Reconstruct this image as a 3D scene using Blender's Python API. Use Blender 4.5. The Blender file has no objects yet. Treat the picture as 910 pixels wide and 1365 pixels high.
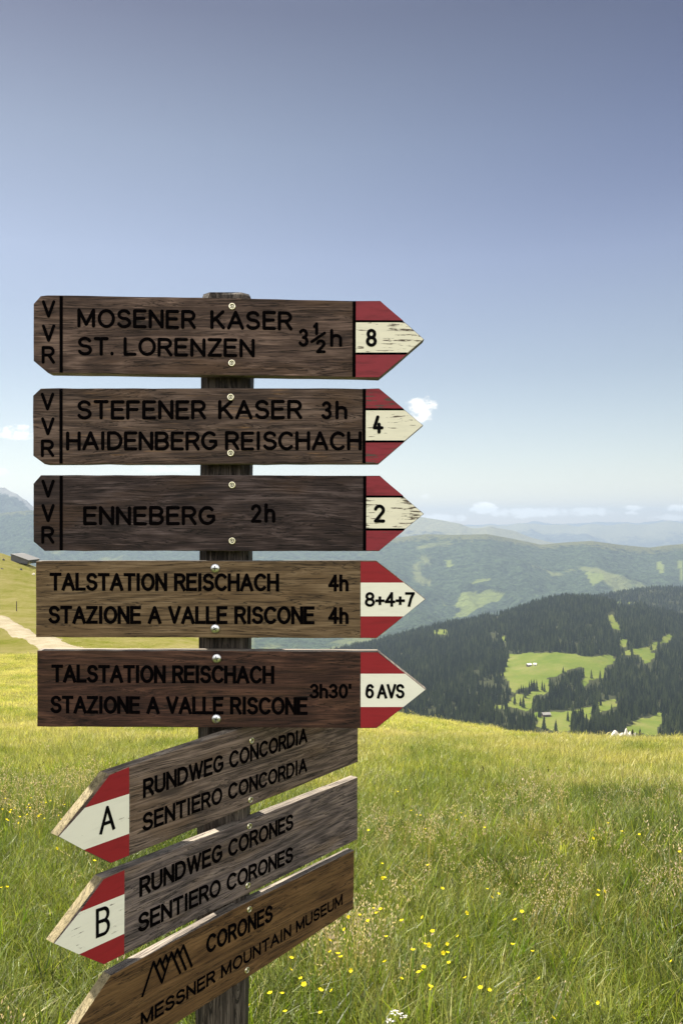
import bpy, bmesh, math, random
import numpy as np
from mathutils import Vector, Matrix

R = math.radians
random.seed(11)
rng = np.random.default_rng(7)
S = bpy.context.scene
COL = S.collection

# ------------------------------------------------------------------ camera
FPX, CX, HOR, CAMZ = 1075.0, 455.0, 700.0, 1.6      # focal length and horizon of the photograph (910 x 1365)
cam_d = bpy.data.cameras.new("camera")
cam_d.sensor_fit = 'VERTICAL'; cam_d.sensor_height = 36.0
cam_d.lens = 36.0 * FPX / 1365.0
cam_d.shift_y = (HOR - 682.5) / 1365.0
cam_d.clip_start = 0.05; cam_d.clip_end = 90000
cam = bpy.data.objects.new("camera", cam_d); COL.objects.link(cam)
cam.location = (0, 0, CAMZ); cam.rotation_euler = (R(90), 0, 0)
S.camera = cam

# ------------------------------------------------------------------ exposure
S.view_settings.view_transform = 'Standard'
S.view_settings.look = 'None'
S.view_settings.gamma = 1.0
S.view_settings.use_curve_mapping = False
S.view_settings.exposure = 1.75
S.cycles.use_denoising = True
S.cycles.max_bounces = 8
S.cycles.diffuse_bounces = 3
S.cycles.transmission_bounces = 4
S.cycles.volume_bounces = 0
S.cycles.caustics_reflective = False
S.cycles.caustics_refractive = False

SUN_AZ, SUN_EL = R(-38), R(57)          # azimuth from +Y, negative = to the left
SUN_STRENGTH = 5.0
SKY_STRENGTH = 0.05

def new_mat(name):
    m = bpy.data.materials.new(name); m.use_nodes = True
    nt = m.node_tree; nt.nodes.clear()
    out = nt.nodes.new('ShaderNodeOutputMaterial')
    return m, nt, out

class NT:
    """tiny node-building helper"""
    def __init__(self, nt): self.nt = nt
    def n(self, t, **kw):
        nd = self.nt.nodes.new(t)
        for k, v in kw.items():
            setattr(nd, k, v)
        return nd
    def link(self, a, b): self.nt.links.new(a, b)
    def put(self, sock, v):
        if isinstance(v, bpy.types.NodeSocket): self.link(v, sock)
        else: sock.default_value = v
    def math(self, op, a, b=None, c=None, clamp=False):
        nd = self.n('ShaderNodeMath', operation=op, use_clamp=clamp)
        self.put(nd.inputs[0], a)
        if b is not None: self.put(nd.inputs[1], b)
        if c is not None: self.put(nd.inputs[2], c)
        return nd.outputs[0]
    def mix(self, f, a, b, blend='MIX'):
        nd = self.n('ShaderNodeMix', data_type='RGBA', blend_type=blend)
        self.put(nd.inputs[0], f)
        for s, v in ((nd.inputs[6], a), (nd.inputs[7], b)):
            if isinstance(v, (tuple, list)): v = tuple(v) + ((1,) if len(v) == 3 else ())
            self.put(s, v)
        return nd.outputs[2]
    def ramp(self, f, stops, interp='LINEAR'):
        nd = self.n('ShaderNodeValToRGB'); cr = nd.color_ramp; cr.interpolation = interp
        while len(cr.elements) < len(stops): cr.elements.new(0.5)
        for e, (p, c) in zip(cr.elements, stops):
            e.position = p
            if not isinstance(c, (tuple, list)): c = (c, c, c)
            e.color = tuple(c) + (1,)
        self.put(nd.inputs[0], f)
        return nd.outputs[0]
    def noise(self, vec, scale, detail=4, rough=0.55, dist=0.0, dim='3D'):
        nd = self.n('ShaderNodeTexNoise', noise_dimensions=dim)
        if vec is not None: self.put(nd.inputs['Vector'], vec)
        nd.inputs['Scale'].default_value = scale; nd.inputs['Detail'].default_value = detail
        nd.inputs['Roughness'].default_value = rough; nd.inputs['Distortion'].default_value = dist
        return nd.outputs[0]
    def mapping(self, vec, scale=(1, 1, 1), loc=(0, 0, 0), rot=(0, 0, 0)):
        nd = self.n('ShaderNodeMapping')
        self.put(nd.inputs[0], vec)
        nd.inputs['Location'].default_value = loc; nd.inputs['Rotation'].default_value = rot
        nd.inputs['Scale'].default_value = scale
        return nd.outputs[0]
    def smooth(self, v, a, b):
        nd = self.n('ShaderNodeMapRange', interpolation_type='SMOOTHSTEP')
        self.put(nd.inputs[0], v)
        nd.inputs[1].default_value = a; nd.inputs[2].default_value = b
        return nd.outputs[0]

# ------------------------------------------------------------------ world
W = bpy.data.worlds.new("World"); S.world = W; W.use_nodes = True
wt = W.node_tree; wt.nodes.clear(); w = NT(wt)
wo = w.n('ShaderNodeOutputWorld'); bg = w.n('ShaderNodeBackground')
sky = w.n('ShaderNodeTexSky'); sky.sky_type = 'NISHITA'; sky.sun_disc = False
sky.sun_elevation = SUN_EL; sky.sun_rotation = SUN_AZ
sky.altitude = 2200; sky.air_density = 1.0; sky.dust_density = 1.2; sky.ozone_density = 2.0
geo = w.n('ShaderNodeTexCoord'); sep = w.n('ShaderNodeSeparateXYZ'); w.link(geo.outputs['Generated'], sep.inputs[0])
dx, dy, dz = sep.outputs
# cumulus low over the ranges in front, and unseen bright clouds added behind the viewer to light the signs
front = w.math('GREATER_THAN', dy, 0.05)
dys = w.math('MAXIMUM', dy, 0.05)
ta = w.math('DIVIDE', dx, dys); te = w.math('DIVIDE', dz, dys)
cmb = w.n('ShaderNodeCombineXYZ'); w.put(cmb.inputs[0], ta); w.put(cmb.inputs[1], te)
cn = w.noise(w.mapping(cmb.outputs[0], (1, 1.5, 1)), 55, 6, 0.62)
cn2 = w.math('SUBTRACT', cn, 0.5)
CLOUDS = [(560, 546, 20, 19, 1.0), (20, 577, 34, 10, 1.0), (2, 629, 12, 6, .8), (215, 626, 45, 6, .6),
          (645, 676, 19, 10, .95), (705, 684, 60, 7, .8), (775, 682, 55, 6, .75), (845, 677, 14, 4, .8),
          (903, 677, 16, 5, .9), (590, 690, 36, 6, .7), (565, 662, 8, 4, .5), (840, 684, 10, 3, .8), (890, 690, 26, 5, .6)]
cloud = None
for (px, py, rx, ry, st) in CLOUDS:
    ux = w.math('MULTIPLY', w.math('SUBTRACT', ta, (px - CX) / FPX), FPX / rx)
    uy = w.math('MULTIPLY', w.math('SUBTRACT', te, (HOR - py) / FPX), FPX / ry)
    d2 = w.math('ADD', w.math('MULTIPLY', ux, ux), w.math('MULTIPLY', uy, uy))
    v = w.math('SUBTRACT', w.math('ADD', 1.0, w.math('MULTIPLY', cn2, 4.5)), d2)
    v = w.math('MULTIPLY', w.smooth(v, -0.1, 0.9), st)
    cloud = v if cloud is None else w.math('MAXIMUM', cloud, v)
cloud = w.math('MULTIPLY', cloud, front)
behind = w.smooth(dy, 0.0, -0.45)
bn = w.smooth(w.noise(geo.outputs['Generated'], 2.6, 5, 0.6), 0.38, 0.56)
fill_clouds = w.math('MULTIPLY', w.math('MULTIPLY', behind, bn), w.smooth(dz, 0.02, 0.2))
el = w.math('ARCSINE', dz)
tint = w.ramp(w.math('DIVIDE', el, R(90)), [(0.0, (1.28, 1.0, .71)), (0.04, (1.20, .92, .67)), (0.117, (1.13, .875, .66)), (0.2, (1.29, .975, .745)), (0.277, (1.04, .795, .61)), (.36, (.62, .456, .395)), (1.0, (.5, .4, .36))])
skyc = w.mix(1.0, sky.outputs[0], tint, 'MULTIPLY')
sdot = w.n('ShaderNodeVectorMath', operation='DOT_PRODUCT'); w.link(geo.outputs['Generated'], sdot.inputs[0])
sdot.inputs[1].default_value = (math.sin(SUN_AZ) * math.cos(SUN_EL), math.cos(SUN_AZ) * math.cos(SUN_EL), math.sin(SUN_EL))
away = w.math('MULTIPLY', w.smooth(sdot.outputs['Value'], .86, .52), w.smooth(dz, .12, .5))      # deeper blue away from the sun
skyc = w.mix(away, skyc, w.mix(1.0, skyc, (.60, .60, .80), 'MULTIPLY'))
skyc = w.mix(cloud, skyc, w.mix(w.smooth(te, .05, .015), (8.0, 7.8, 7.2), (17, 16.4, 14.6)))
skyc = w.mix(w.math('MULTIPLY', fill_clouds, 0.9), skyc, (18, 17.7, 17))
w.link(skyc, bg.inputs[0]); bg.inputs[1].default_value = SKY_STRENGTH
w.link(bg.outputs[0], wo.inputs[0])

# ------------------------------------------------------------------ sun
sun_d = bpy.data.lights.new("sun", 'SUN'); sun_d.energy = SUN_STRENGTH; sun_d.angle = R(0.53)
sun_d.color = (1.0, 0.93, 0.80)
sun = bpy.data.objects.new("sun", sun_d); COL.objects.link(sun)
sdir = Vector((math.sin(SUN_AZ) * math.cos(SUN_EL), math.cos(SUN_AZ) * math.cos(SUN_EL), math.sin(SUN_EL)))
sun.rotation_euler = sdir.to_track_quat('Z', 'Y').to_euler()
sun.location = (-20, 30, 60)

# ------------------------------------------------------------------ helpers
def ray(px, py):
    return Vector(((px - CX) / FPX, 1.0, -(py - HOR) / FPX))

def tag(o, label=None, cat=None, group=None, kind=None):
    if label: o['label'] = label
    if cat: o['category'] = cat
    if group: o['group'] = group
    if kind: o['kind'] = kind
    return o

def link(name, me, mats=(), parent=None):
    o = bpy.data.objects.new(name, me); COL.objects.link(o)
    for m in mats: me.materials.append(m)
    if parent: o.parent = parent
    return o

def mesh_of(verts, faces, name='mesh', smooth=False):
    me = bpy.data.meshes.new(name)
    me.from_pydata([tuple(v) for v in verts], [], faces); me.update()
    if smooth:
        me.polygons.foreach_set('use_smooth', [True] * len(me.polygons))
    return me

def grid_mesh(P, name='mesh', attrs=None, smooth=True):
    """P: (rows, cols, 3) array -> quad mesh, float attributes per vertex"""
    r, c = P.shape[:2]
    idx = np.arange(r * c).reshape(r, c)
    f = np.stack([idx[:-1, :-1], idx[:-1, 1:], idx[1:, 1:], idx[1:, :-1]], -1).reshape(-1, 4)
    me = bpy.data.meshes.new(name)
    me.vertices.add(r * c); me.vertices.foreach_set('co', P.reshape(-1).astype(np.float32))
    me.loops.add(len(f) * 4); me.loops.foreach_set('vertex_index', f.reshape(-1).astype(np.int32))
    me.polygons.add(len(f)); me.polygons.foreach_set('loop_start', np.arange(0, len(f) * 4, 4, dtype=np.int32))
    me.update(calc_edges=True); me.validate()
    me.polygons.foreach_set('use_smooth', [smooth] * len(me.polygons))
    for k, v in (attrs or {}).items():
        a = me.attributes.new(k, 'FLOAT', 'POINT'); a.data.foreach_set('value', v.reshape(-1).astype(np.float32))
    return me

_T = np.random.default_rng(3).random((256, 256))
def vnoise(x, y):
    xi = np.floor(x).astype(int); yi = np.floor(y).astype(int)
    fx = x - xi; fy = y - yi
    fx = fx * fx * fx * (fx * (fx * 6 - 15) + 10); fy = fy * fy * fy * (fy * (fy * 6 - 15) + 10)
    g = lambda i, j: _T[i % 256, j % 256]
    a = g(xi, yi) * (1 - fx) + g(xi + 1, yi) * fx
    b = g(xi, yi + 1) * (1 - fx) + g(xi + 1, yi + 1) * fx
    return a * (1 - fy) + b * fy
def fbm(x, y, o=4, gain=0.5):
    x = np.asarray(x, float); y = np.asarray(y, float); s = 0; amp = 1; t = 0
    for k in range(o):
        s = s + amp * (vnoise(x * 2 ** k + 17.3 * k, y * 2 ** k + 9.1 * k) - 0.5); t += amp; amp *= gain
    return s / t * 2
def ridged(x, y, o=5):
    s = 0; amp = 1; t = 0
    for k in range(o):
        s = s + amp * (1 - np.abs(2 * vnoise(x * 2 ** k + 31.7 * k, y * 2 ** k + 5.3 * k) - 1)); t += amp; amp *= .5
    return s / t

def inpoly(px, py, poly):
    px = np.asarray(px, float); py = np.asarray(py, float); c = np.zeros(px.shape, bool); n = len(poly)
    for i in range(n):
        x0, y0 = poly[i]; x1, y1 = poly[(i + 1) % n]
        if y0 == y1: continue
        k = ((y0 > py) != (y1 > py)) & (px < (x1 - x0) * (py - y0) / (y1 - y0) + x0)
        c ^= k
    return c

# ------------------------------------------------------------------ near terrain
A_N = np.array([-1.4, -.6, -.423, -.379, -.2, -.075, .1, .3, .42, .6, 1.4])
Y_N = np.array([0, 2.6, 5, 10, 20, 45, 70, 100, 140, 180, 250, 280, 400, 560])
_l0 = [.15, 0, -.45, -1.52, -3.4, -6.98, -9.1, -10.96, -12.7, -11.4, -.9, .3, -6, -60]
_l1 = [.15, 0, -.45, -1.52, -3.4, -6.98, -9.1, -10.96, -13.0, -13.5, -12.0, -15, -34, -90]
_l2 = [.15, 0, -.45, -1.52, -3.4, -6.98, -9.3, -12.2, -15.7, -18.8, -27, -34, -76, -150]
_m = [.15, 0, -.45, -1.54, -3.45, -6.98, -10.1, -13.8, -19.5, -29, -52, -62, -115, -190]
_r = [.15, 0, -.45, -1.58, -3.6, -9.45, -21, -36, -52, -70, -105, -120, -180, -260]
Z_N = np.array([_l0, _l0, _l0, _l1, _l2, _m, _r,
                _r[:5] + [-10.85, -24, -38, -55, -74, -110, -125, -190, -270],
                _r[:5] + [-11.8, -25.5, -39, -56, -76, -110, -125, -190, -270],
                _r[:5] + [-12.8, -27, -42, -60, -80, -110, -125, -190, -270],
                _r[:5] + [-12.8, -27, -42, -60, -80, -110, -125, -190, -270]])
_ga = np.linspace(-1.4, 1.4, 281); _gs = np.linspace(math.log(2), math.log(562), 300)
_tmp = np.array([np.interp(np.exp(_gs) - 2, Y_N, Z_N[i]) for i in range(len(A_N))])
_G = np.array([np.interp(_ga, A_N, _tmp[:, j]) for j in range(len(_gs))])            # (s, a)
for _ in range(3):
    for ax, k in ((0, 5), (1, 7)):
        pad = np.pad(_G, [(k, k) if i == ax else (0, 0) for i in range(2)], mode='edge')
        _G = np.mean([np.take(pad, np.arange(_G.shape[ax]) + j, axis=ax) for j in range(2 * k + 1)], axis=0)
def ground_z(X, Y):
    X = np.asarray(X, float); Y = np.asarray(Y, float)
    yy = np.clip(Y, 0, 560); a = np.clip(X / np.maximum(Y, 3.0), -1.399, 1.399)
    s = (np.log(yy + 2) - _gs[0]) / (_gs[1] - _gs[0]); q = (a + 1.4) / (_ga[1] - _ga[0])
    si = np.clip(np.floor(s).astype(int), 0, len(_gs) - 2); qi = np.clip(np.floor(q).astype(int), 0, len(_ga) - 2)
    fs = s - si; fq = q - qi
    z = (_G[si, qi] * (1 - fs) + _G[si + 1, qi] * fs) * (1 - fq) + (_G[si, qi + 1] * (1 - fs) + _G[si + 1, qi + 1] * fs) * fq
    far = np.clip((yy - 3) / 40, 0, 1)
    z = z + fbm(X / 1.3, Y / 1.3, 3) * 0.045 + fbm(X / 6 + 40, Y / 6, 3) * (0.05 + .38 * far) + fbm(X / 26 + 9, Y / 26, 2) * .7 * np.clip((yy - 50) / 60, 0, 1)
    return z + np.clip(-Y, 0, 80) * 0.06
def on_ground(px, py, y0=1.5, y1=420):
    """first point of the meadow under a pixel ray"""
    d = ray(px, py); ys = np.exp(np.linspace(math.log(y0), math.log(y1), 1500))
    h = CAMZ + d.z * ys - ground_z(d.x * ys, ys)
    k = int(np.argmax(h < 0)) if (h < 0).any() else len(ys) - 1
    y = ys[k]; x = d.x * y
    return Vector((x, y, float(ground_z(x, y))))

# ------------------------------------------------------------------ materials: meadow, grass
def meadow_colour(g, pos, far_shift=0.0):
    """procedural hue of the meadow: lush patches, straw patches, drier on the crest"""
    n1 = g.noise(g.mapping(pos, (1, .6, 1)), 0.22, 4, .6)
    n2 = g.noise(pos, 1.4, 3, .6)
    return n1, n2

def ground_material():
    m, nt, out = new_mat('meadow_ground'); g = NT(nt)
    geo = g.n('ShaderNodeNewGeometry'); pos = geo.outputs['Position']
    n1 = g.noise(g.mapping(pos, (1, .55, 1)), 0.16, 5, .62)
    n2 = g.noise(g.mapping(pos, (1, .35, 1)), 1.1, 5, .7)
    n3 = g.noise(g.mapping(pos, (1, .5, 1)), 9, 4, .7)
    sp = g.n('ShaderNodeSeparateXYZ'); g.link(pos, sp.inputs[0])
    dry = g.smooth(sp.outputs[1], 4.5, 20)
    v = g.math('ADD', g.math('MULTIPLY', n1, .62), g.math('MULTIPLY', n2, .38))
    v = g.math('ADD', v, g.math('MULTIPLY', dry, .10))
    c = g.ramp(v, [(.33, (.080, .108, .012)), (.45, (.140, .160, .018)), (.54, (.195, .190, .046)), (.62, (.235, .215, .070)), (.72, (.275, .240, .10))])
    c = g.mix(g.math('MULTIPLY', g.smooth(n3, .5, .75), .45), c, (.20, .165, .06))
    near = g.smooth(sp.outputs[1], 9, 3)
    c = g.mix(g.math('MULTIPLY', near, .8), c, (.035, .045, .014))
    b = g.n('ShaderNodeBsdfDiffuse'); g.link(c, b.inputs[0]); b.inputs[1].default_value = 1
    bp = g.n('ShaderNodeBump'); bp.inputs['Strength'].default_value = .7; bp.inputs['Distance'].default_value = .25
    g.link(g.math('ADD', n3, n2), bp.inputs['Height']); g.link(bp.outputs[0], b.inputs['Normal'])
    g.link(b.outputs[0], out.inputs[0])
    return m

def leafy(name, stops, trans=.45, pos_scale=.35, gloss=.0, dry=None, rnd=.25):
    """thin leaf: diffuse and translucent, hue from place and from the instance"""
    m, nt, out = new_mat(name); g = NT(nt)
    geo = g.n('ShaderNodeNewGeometry'); oi = g.n('ShaderNodeObjectInfo')
    n = g.noise(g.mapping(oi.outputs['Location'], (1, .6, 1)), pos_scale, 4, .6)
    n = g.math('ADD', g.math('MULTIPLY', g.math('SUBTRACT', n, .5), 1.7), .5)
    f = g.math('ADD', g.math('MULTIPLY', n, 1 - rnd), g.math('MULTIPLY', oi.outputs['Random'], rnd))
    if dry:
        sp = g.n('ShaderNodeSeparateXYZ'); g.link(oi.outputs['Location'], sp.inputs[0])
        f = g.math('ADD', f, g.math('MULTIPLY', g.smooth(sp.outputs[1], dry[0], dry[1]), dry[2]))
    c = g.ramp(f, stops)
    at = g.n('ShaderNodeAttribute'); at.attribute_name = 'hue'
    c = g.mix(at.outputs['Fac'], c, g.mix(.65, c, (.34, .28, .085)))
    av = g.n('ShaderNodeAttribute'); av.attribute_name = 'val'
    c = g.mix(1.0, c, av.outputs['Color'], 'MULTIPLY')
    d = g.n('ShaderNodeBsdfDiffuse'); t = g.n('ShaderNodeBsdfTranslucent'); mx = g.n('ShaderNodeMixShader')
    g.link(c, d.inputs[0])
    g.link(g.mix(1.0, c, (1.02, 1.06, .50), 'MULTIPLY'), t.inputs[0])
    mx.inputs[0].default_value = trans
    g.link(d.outputs[0], mx.inputs[1]); g.link(t.outputs[0], mx.inputs[2])
    if gloss:
        gl = g.n('ShaderNodeBsdfGlossy'); gl.inputs['Roughness'].default_value = .45; gl.inputs[0].default_value = (1, 1, 1, 1)
        m2 = g.n('ShaderNodeMixShader'); m2.inputs[0].default_value = gloss
        g.link(mx.outputs[0], m2.inputs[1]); g.link(gl.outputs[0], m2.inputs[2]); g.link(m2.outputs[0], out.inputs[0])
    else:
        g.link(mx.outputs[0], out.inputs[0])
    return m

def flat_mat(name, col, rough=.7, metal=0., noise=0., scale=20, dark=None, bump=0., spec=.4):
    m, nt, out = new_mat(name); g = NT(nt)
    b = g.n('ShaderNodeBsdfPrincipled'); b.inputs['Roughness'].default_value = rough; b.inputs['Metallic'].default_value = metal; b.inputs['Specular IOR Level'].default_value = spec
    c = col
    if noise:
        tc = g.n('ShaderNodeTexCoord')
        nz = g.noise(tc.outputs['Object'], scale, 5, .65)
        cc = g.mix(g.math('MULTIPLY', g.smooth(nz, .35, .7), noise), col, dark or tuple(x * .45 for x in col))
        g.link(cc, b.inputs['Base Color'])
        if bump:
            bp = g.n('ShaderNodeBump'); bp.inputs['Strength'].default_value = bump; bp.inputs['Distance'].default_value = .02
            g.link(nz, bp.inputs['Height']); g.link(bp.outputs[0], b.inputs['Normal'])
    else:
        b.inputs['Base Color'].default_value = tuple(col) + (1,)
    g.link(b.outputs[0], out.inputs[0])
    return m

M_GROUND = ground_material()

# ground sheet
def build_ground():
    ys = np.concatenate([np.linspace(-70, 0, 22), np.exp(np.linspace(math.log(.25), math.log(560), 330))])
    c = np.linspace(-1, 1, 301); c = np.sign(c) * np.abs(c) ** 1.2
    wdt = 1.35 * np.maximum(ys, 0) + 4 + np.maximum(-ys, 0) * .8
    X = wdt[:, None] * c[None, :]; Y = np.repeat(ys[:, None], len(c), 1)
    Z = ground_z(X, Y)
    me = grid_mesh(np.stack([X, Y, Z], -1), 'ground')
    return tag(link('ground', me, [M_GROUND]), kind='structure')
build_ground()

# gravel track on the left slope
def build_path():
    m, nt, out = new_mat('gravel'); g = NT(nt)
    geo = g.n('ShaderNodeNewGeometry')
    n = g.noise(geo.outputs['Position'], .7, 6, .7)
    c = g.ramp(n, [(.3, (.15, .13, .085)), (.5, (.20, .175, .125)), (.7, (.25, .22, .17))])
    b = g.n('ShaderNodeBsdfDiffuse'); g.link(c, b.inputs[0]); g.link(b.outputs[0], out.inputs[0])
    up = [(-160, 780), (-70, 803), (0, 821), (40, 838), (90, 853), (180, 878), (300, 908), (400, 935)]
    lo = [(-160, 790), (-70, 815), (0, 838), (30, 852), (60, 868), (170, 905), (300, 935), (400, 955)]
    U = [on_ground(*p) for p in up]; L = [on_ground(*p) for p in lo]
    ts = np.linspace(0, len(U) - 1, 260)
    def samp(pts, t):
        i = min(int(t), len(pts) - 2); return pts[i].lerp(pts[i + 1], t - i)
    def smooth_line(pts):
        q = np.array([samp(pts, t) for t in ts])
        for _ in range(40): q[1:-1] = (q[:-2] + 2 * q[1:-1] + q[2:]) / 4
        return [Vector(v) for v in q]
    U, L = smooth_line(U), smooth_line(L)
    rows = []
    for k, t in enumerate(ts):
        a, b_ = U[k], L[k]; row = []
        for q in np.linspace(-.08, 1.08, 24):
            p = a.lerp(b_, q)
            row.append((p.x, p.y, float(ground_z(p.x, p.y)) + .12 - .34 * abs(2 * q - 1) ** 5 + float(fbm(p.x / 1.5, p.y / 1.5, 3)) * .14 * abs(2 * q - 1) ** 2))
        rows.append(row)
    tag(link('path', grid_mesh(np.array(rows), 'path'), [m]), kind='structure')
build_path()

# ------------------------------------------------------------------ forested hills
HX = lambda px: (px - CX) / FPX
SIL1 = np.array([(100, 960), (240, 930), (375, 895), (450, 872), (513, 856), (567, 842), (630, 829), (688, 815), (721, 806), (750, 802), (799, 803), (828, 808), (857, 812), (910, 826), (1000, 835), (1200, 850)], float)
SIL2 = np.array([(100, 960), (600, 860), (700, 815), (760, 804), (794, 797), (833, 790), (871, 785), (910, 785), (960, 790), (1050, 800), (1200, 815)], float)
def hill_r(a, Y, sil, y0, yc, r0):
    rc = np.interp(a * FPX + CX, sil[:, 0], sil[:, 1])
    t = np.clip((Y - y0) / (yc - y0), 0, 1)
    r = r0 + (np.minimum(rc, r0) - r0) * (1 - (1 - t) ** 1.6)
    return r + np.clip(y0 - Y, 0, None) * .26
def hill_z(X, Y, sil=SIL1, y0=1100., yc=2400., r0=985., amp=7.):
    a = X / Y
    ye = np.minimum(Y, yc)
    z = CAMZ - (hill_r(a, ye, sil, y0, yc, r0) - HOR) / FPX * ye
    z = z - np.clip(Y - yc, 0, None) * .28 - np.clip(Y - yc, 0, 60) * .0
    env = np.clip((Y - y0 + 200) / 300, 0, 1) * np.clip((yc + 150 - Y) / 300, .15, 1)
    return z + (fbm(X / 170, Y / 170, 4) * amp * 1.6 + fbm(X / 420 + 5, Y / 420, 2) * amp) * env
Z3 = lambda pts: [(660 + x / 3.64, 760 + y / 3.64) for x, y in pts]
CLEAR = [Z3([(60, 412), (150, 403), (330, 405), (440, 412), (545, 408), (578, 432), (560, 460), (530, 490), (522, 520), (470, 528), (425, 575), (420, 550), (440, 525), (425, 480), (385, 462), (300, 515), (245, 520), (238, 560), (200, 580), (190, 530), (165, 560), (110, 570), (100, 600), (40, 510)]),
         Z3([(60, 660), (110, 600), (150, 610), (240, 562), (250, 600), (190, 620), (175, 660), (140, 675)]),
         Z3([(215, 760), (215, 700), (270, 690), (330, 690), (470, 660), (572, 630), (572, 660), (510, 685), (480, 665), (460, 690), (470, 720), (370, 690), (360, 775)]),
         Z3([(630, 770), (700, 730), (800, 690), (802, 720), (770, 790), (640, 800)]),
         Z3([(625, 395), (720, 370), (795, 350), (785, 375), (740, 395), (780, 410), (740, 440), (705, 440), (700, 405), (630, 412)]),
         Z3([(530, 225), (570, 212), (575, 250), (610, 268), (600, 287), (565, 272)]),
         Z3([(595, 338), (628, 338), (622, 364), (595, 364)]), Z3([(815, 322), (862, 318), (850, 342), (815, 348)]),
         Z3([(570, 148), (620, 145), (680, 150), (680, 162), (600, 165)]),
         Z3([(0, 655), (30, 660), (28, 680), (0, 680)]),
         [(578, 840), (592, 838), (592, 843), (578, 844)], [(652, 816), (664, 818), (660, 822), (650, 820)],
         [(668, 850), (674, 849), (674, 857), (669, 857)]]
def grown(poly, k):
    cx, cy = np.mean(poly, axis=0); return [(cx + (x - cx) * k, cy + (y - cy) * k) for x, y in poly]
CLEAR = CLEAR[:1] + [grown(p, 1.14) for p in CLEAR[1:]]
def project(X, Y, Z):
    return CX + X / Y * FPX, HOR - (Z - CAMZ) / Y * FPX
def clear_mask(px, py):
    c = np.zeros(np.shape(px), bool)
    px, py = px + fbm(px / 14, py / 9, 3) * 7, py + fbm(px / 14 + 50, py / 9 + 9, 3) * 4
    for p in CLEAR: c |= inpoly(px, py, p)
    return c
def hill_material(name):
    m, nt, out = new_mat(name); g = NT(nt)
    geo = g.n('ShaderNodeNewGeometry'); at = g.n('ShaderNodeAttribute'); at.attribute_name = 'clearing'
    n = g.noise(geo.outputs['Position'], .012, 5, .65); n2 = g.noise(geo.outputs['Position'], .09, 4, .7)
    grass = g.ramp(g.math('ADD', g.math('MULTIPLY', n, .75), g.math('MULTIPLY', n2, .25)), [(.35, (.060, .088, .014)), (.5, (.085, .105, .021)), (.62, (.115, .118, .036))])
    wood = g.mix(n2, (.018, .022, .012), (.04, .042, .02))
    c = g.mix(g.smooth(at.outputs['Fac'], .35, .65), wood, grass)
    b = g.n('ShaderNodeBsdfDiffuse'); g.link(c, b.inputs[0]); g.link(b.outputs[0], out.inputs[0])
    return m
M_HILL = hill_material('hill_ground')
def build_hill(name, sil, y0, yc, r0, ymax, ys):
    a = np.linspace(-.62, .80, 520)
    Y = np.repeat(ys[:, None], len(a), 1); X = Y * a[None, :]
    Z = hill_z(X, Y, sil, y0, yc, r0)
    px, py = project(X, Y, Z)
    cl = clear_mask(px, py) & (Y < yc)
    me = grid_mesh(np.stack([X, Y, Z], -1), name, {'clearing': cl.astype(float)})
    tag(link(name, me, [M_HILL]), kind='structure')
build_hill('hill', SIL1, 1100., 2400., 985., 2900, np.concatenate([np.linspace(420, 1050, 20), np.linspace(1060, 2400, 240), np.linspace(2420, 3000, 14)]))
build_hill('hill', SIL2, 2450., 3300., 905., 3900, np.concatenate([np.linspace(2200, 3300, 60), np.linspace(3330, 4200, 10)]))

# spruces
def needle_mat():
    m, nt, out = new_mat('spruce_needles'); g = NT(nt)
    oi = g.n('ShaderNodeObjectInfo'); geo = g.n('ShaderNodeNewGeometry')
    n = g.noise(geo.outputs['Position'], .35, 3, .6)
    big = g.noise(g.mapping(geo.outputs['Position'], (1, .6, 0)), .014, 4, .6)
    f = g.math('ADD', g.math('ADD', g.math('MULTIPLY', oi.outputs['Random'], .42), g.math('MULTIPLY', n, .28)), g.math('MULTIPLY', g.math('ADD', g.math('MULTIPLY', g.math('SUBTRACT', big, .5), 2), .5), .34))
    c = g.ramp(f, [(.15, (.016, .024, .014)), (.45, (.034, .048, .022)), (.75, (.085, .105, .040)), (.95, (.16, .165, .065))])
    b = g.n('ShaderNodeBsdfDiffuse'); g.link(c, b.inputs[0]); g.link(b.outputs[0], out.inputs[0])
    return m
M_NEEDLE = needle_mat()
M_BARK = flat_mat('spruce_bark', (.06, .045, .035), .9)
def spruce_mesh(seed, tiers=9, sides=9):
    """tapered trunk with drooping jagged whorls of branches, 1 unit tall"""
    r = random.Random(seed); V, F, MI = [], [], []
    for k in range(5):
        an = k * 2 * math.pi / 5; V += [(math.cos(an) * .018, math.sin(an) * .018, -.06), (math.cos(an) * .004, math.sin(an) * .004, .9)]
    for k in range(5):
        j = (k + 1) % 5; F.append((2 * k, 2 * j, 2 * j + 1, 2 * k + 1)); MI.append(1)
    wd = r.uniform(.135, .185); lean = (r.uniform(-.02, .02), r.uniform(-.02, .02))
    for t in range(tiers):
        q = t / (tiers - 1); z0 = .07 + .80 * q ** .95; z1 = z0 + .17 - .04 * q
        rad = wd * (1 - q) ** .85 + .012; off = r.random() * 6.28
        top = len(V); V.append((lean[0] * z1, lean[1] * z1, min(z1, 1.0)))
        ring = []
        for s in range(sides * 2):
            an = off + s * math.pi / sides
            rr = rad * (r.uniform(.85, 1.25) if s % 2 == 0 else r.uniform(.38, .6))
            dz = -.035 * (1 if s % 2 == 0 else .2) * (1 - .5 * q) + r.uniform(-.012, .012)
            ring.append(len(V)); V.append((lean[0] * z0 + math.cos(an) * rr, lean[1] * z0 + math.sin(an) * rr, z0 + dz))
        for s in range(len(ring)):
            F.append((top, ring[s], ring[(s + 1) % len(ring)])); MI.append(0)
    me = mesh_of(V, F, 'spruce_tree'); me.materials.append(M_NEEDLE); me.materials.append(M_BARK)
    me.polygons.foreach_set('material_index', MI)
    return me
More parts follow.
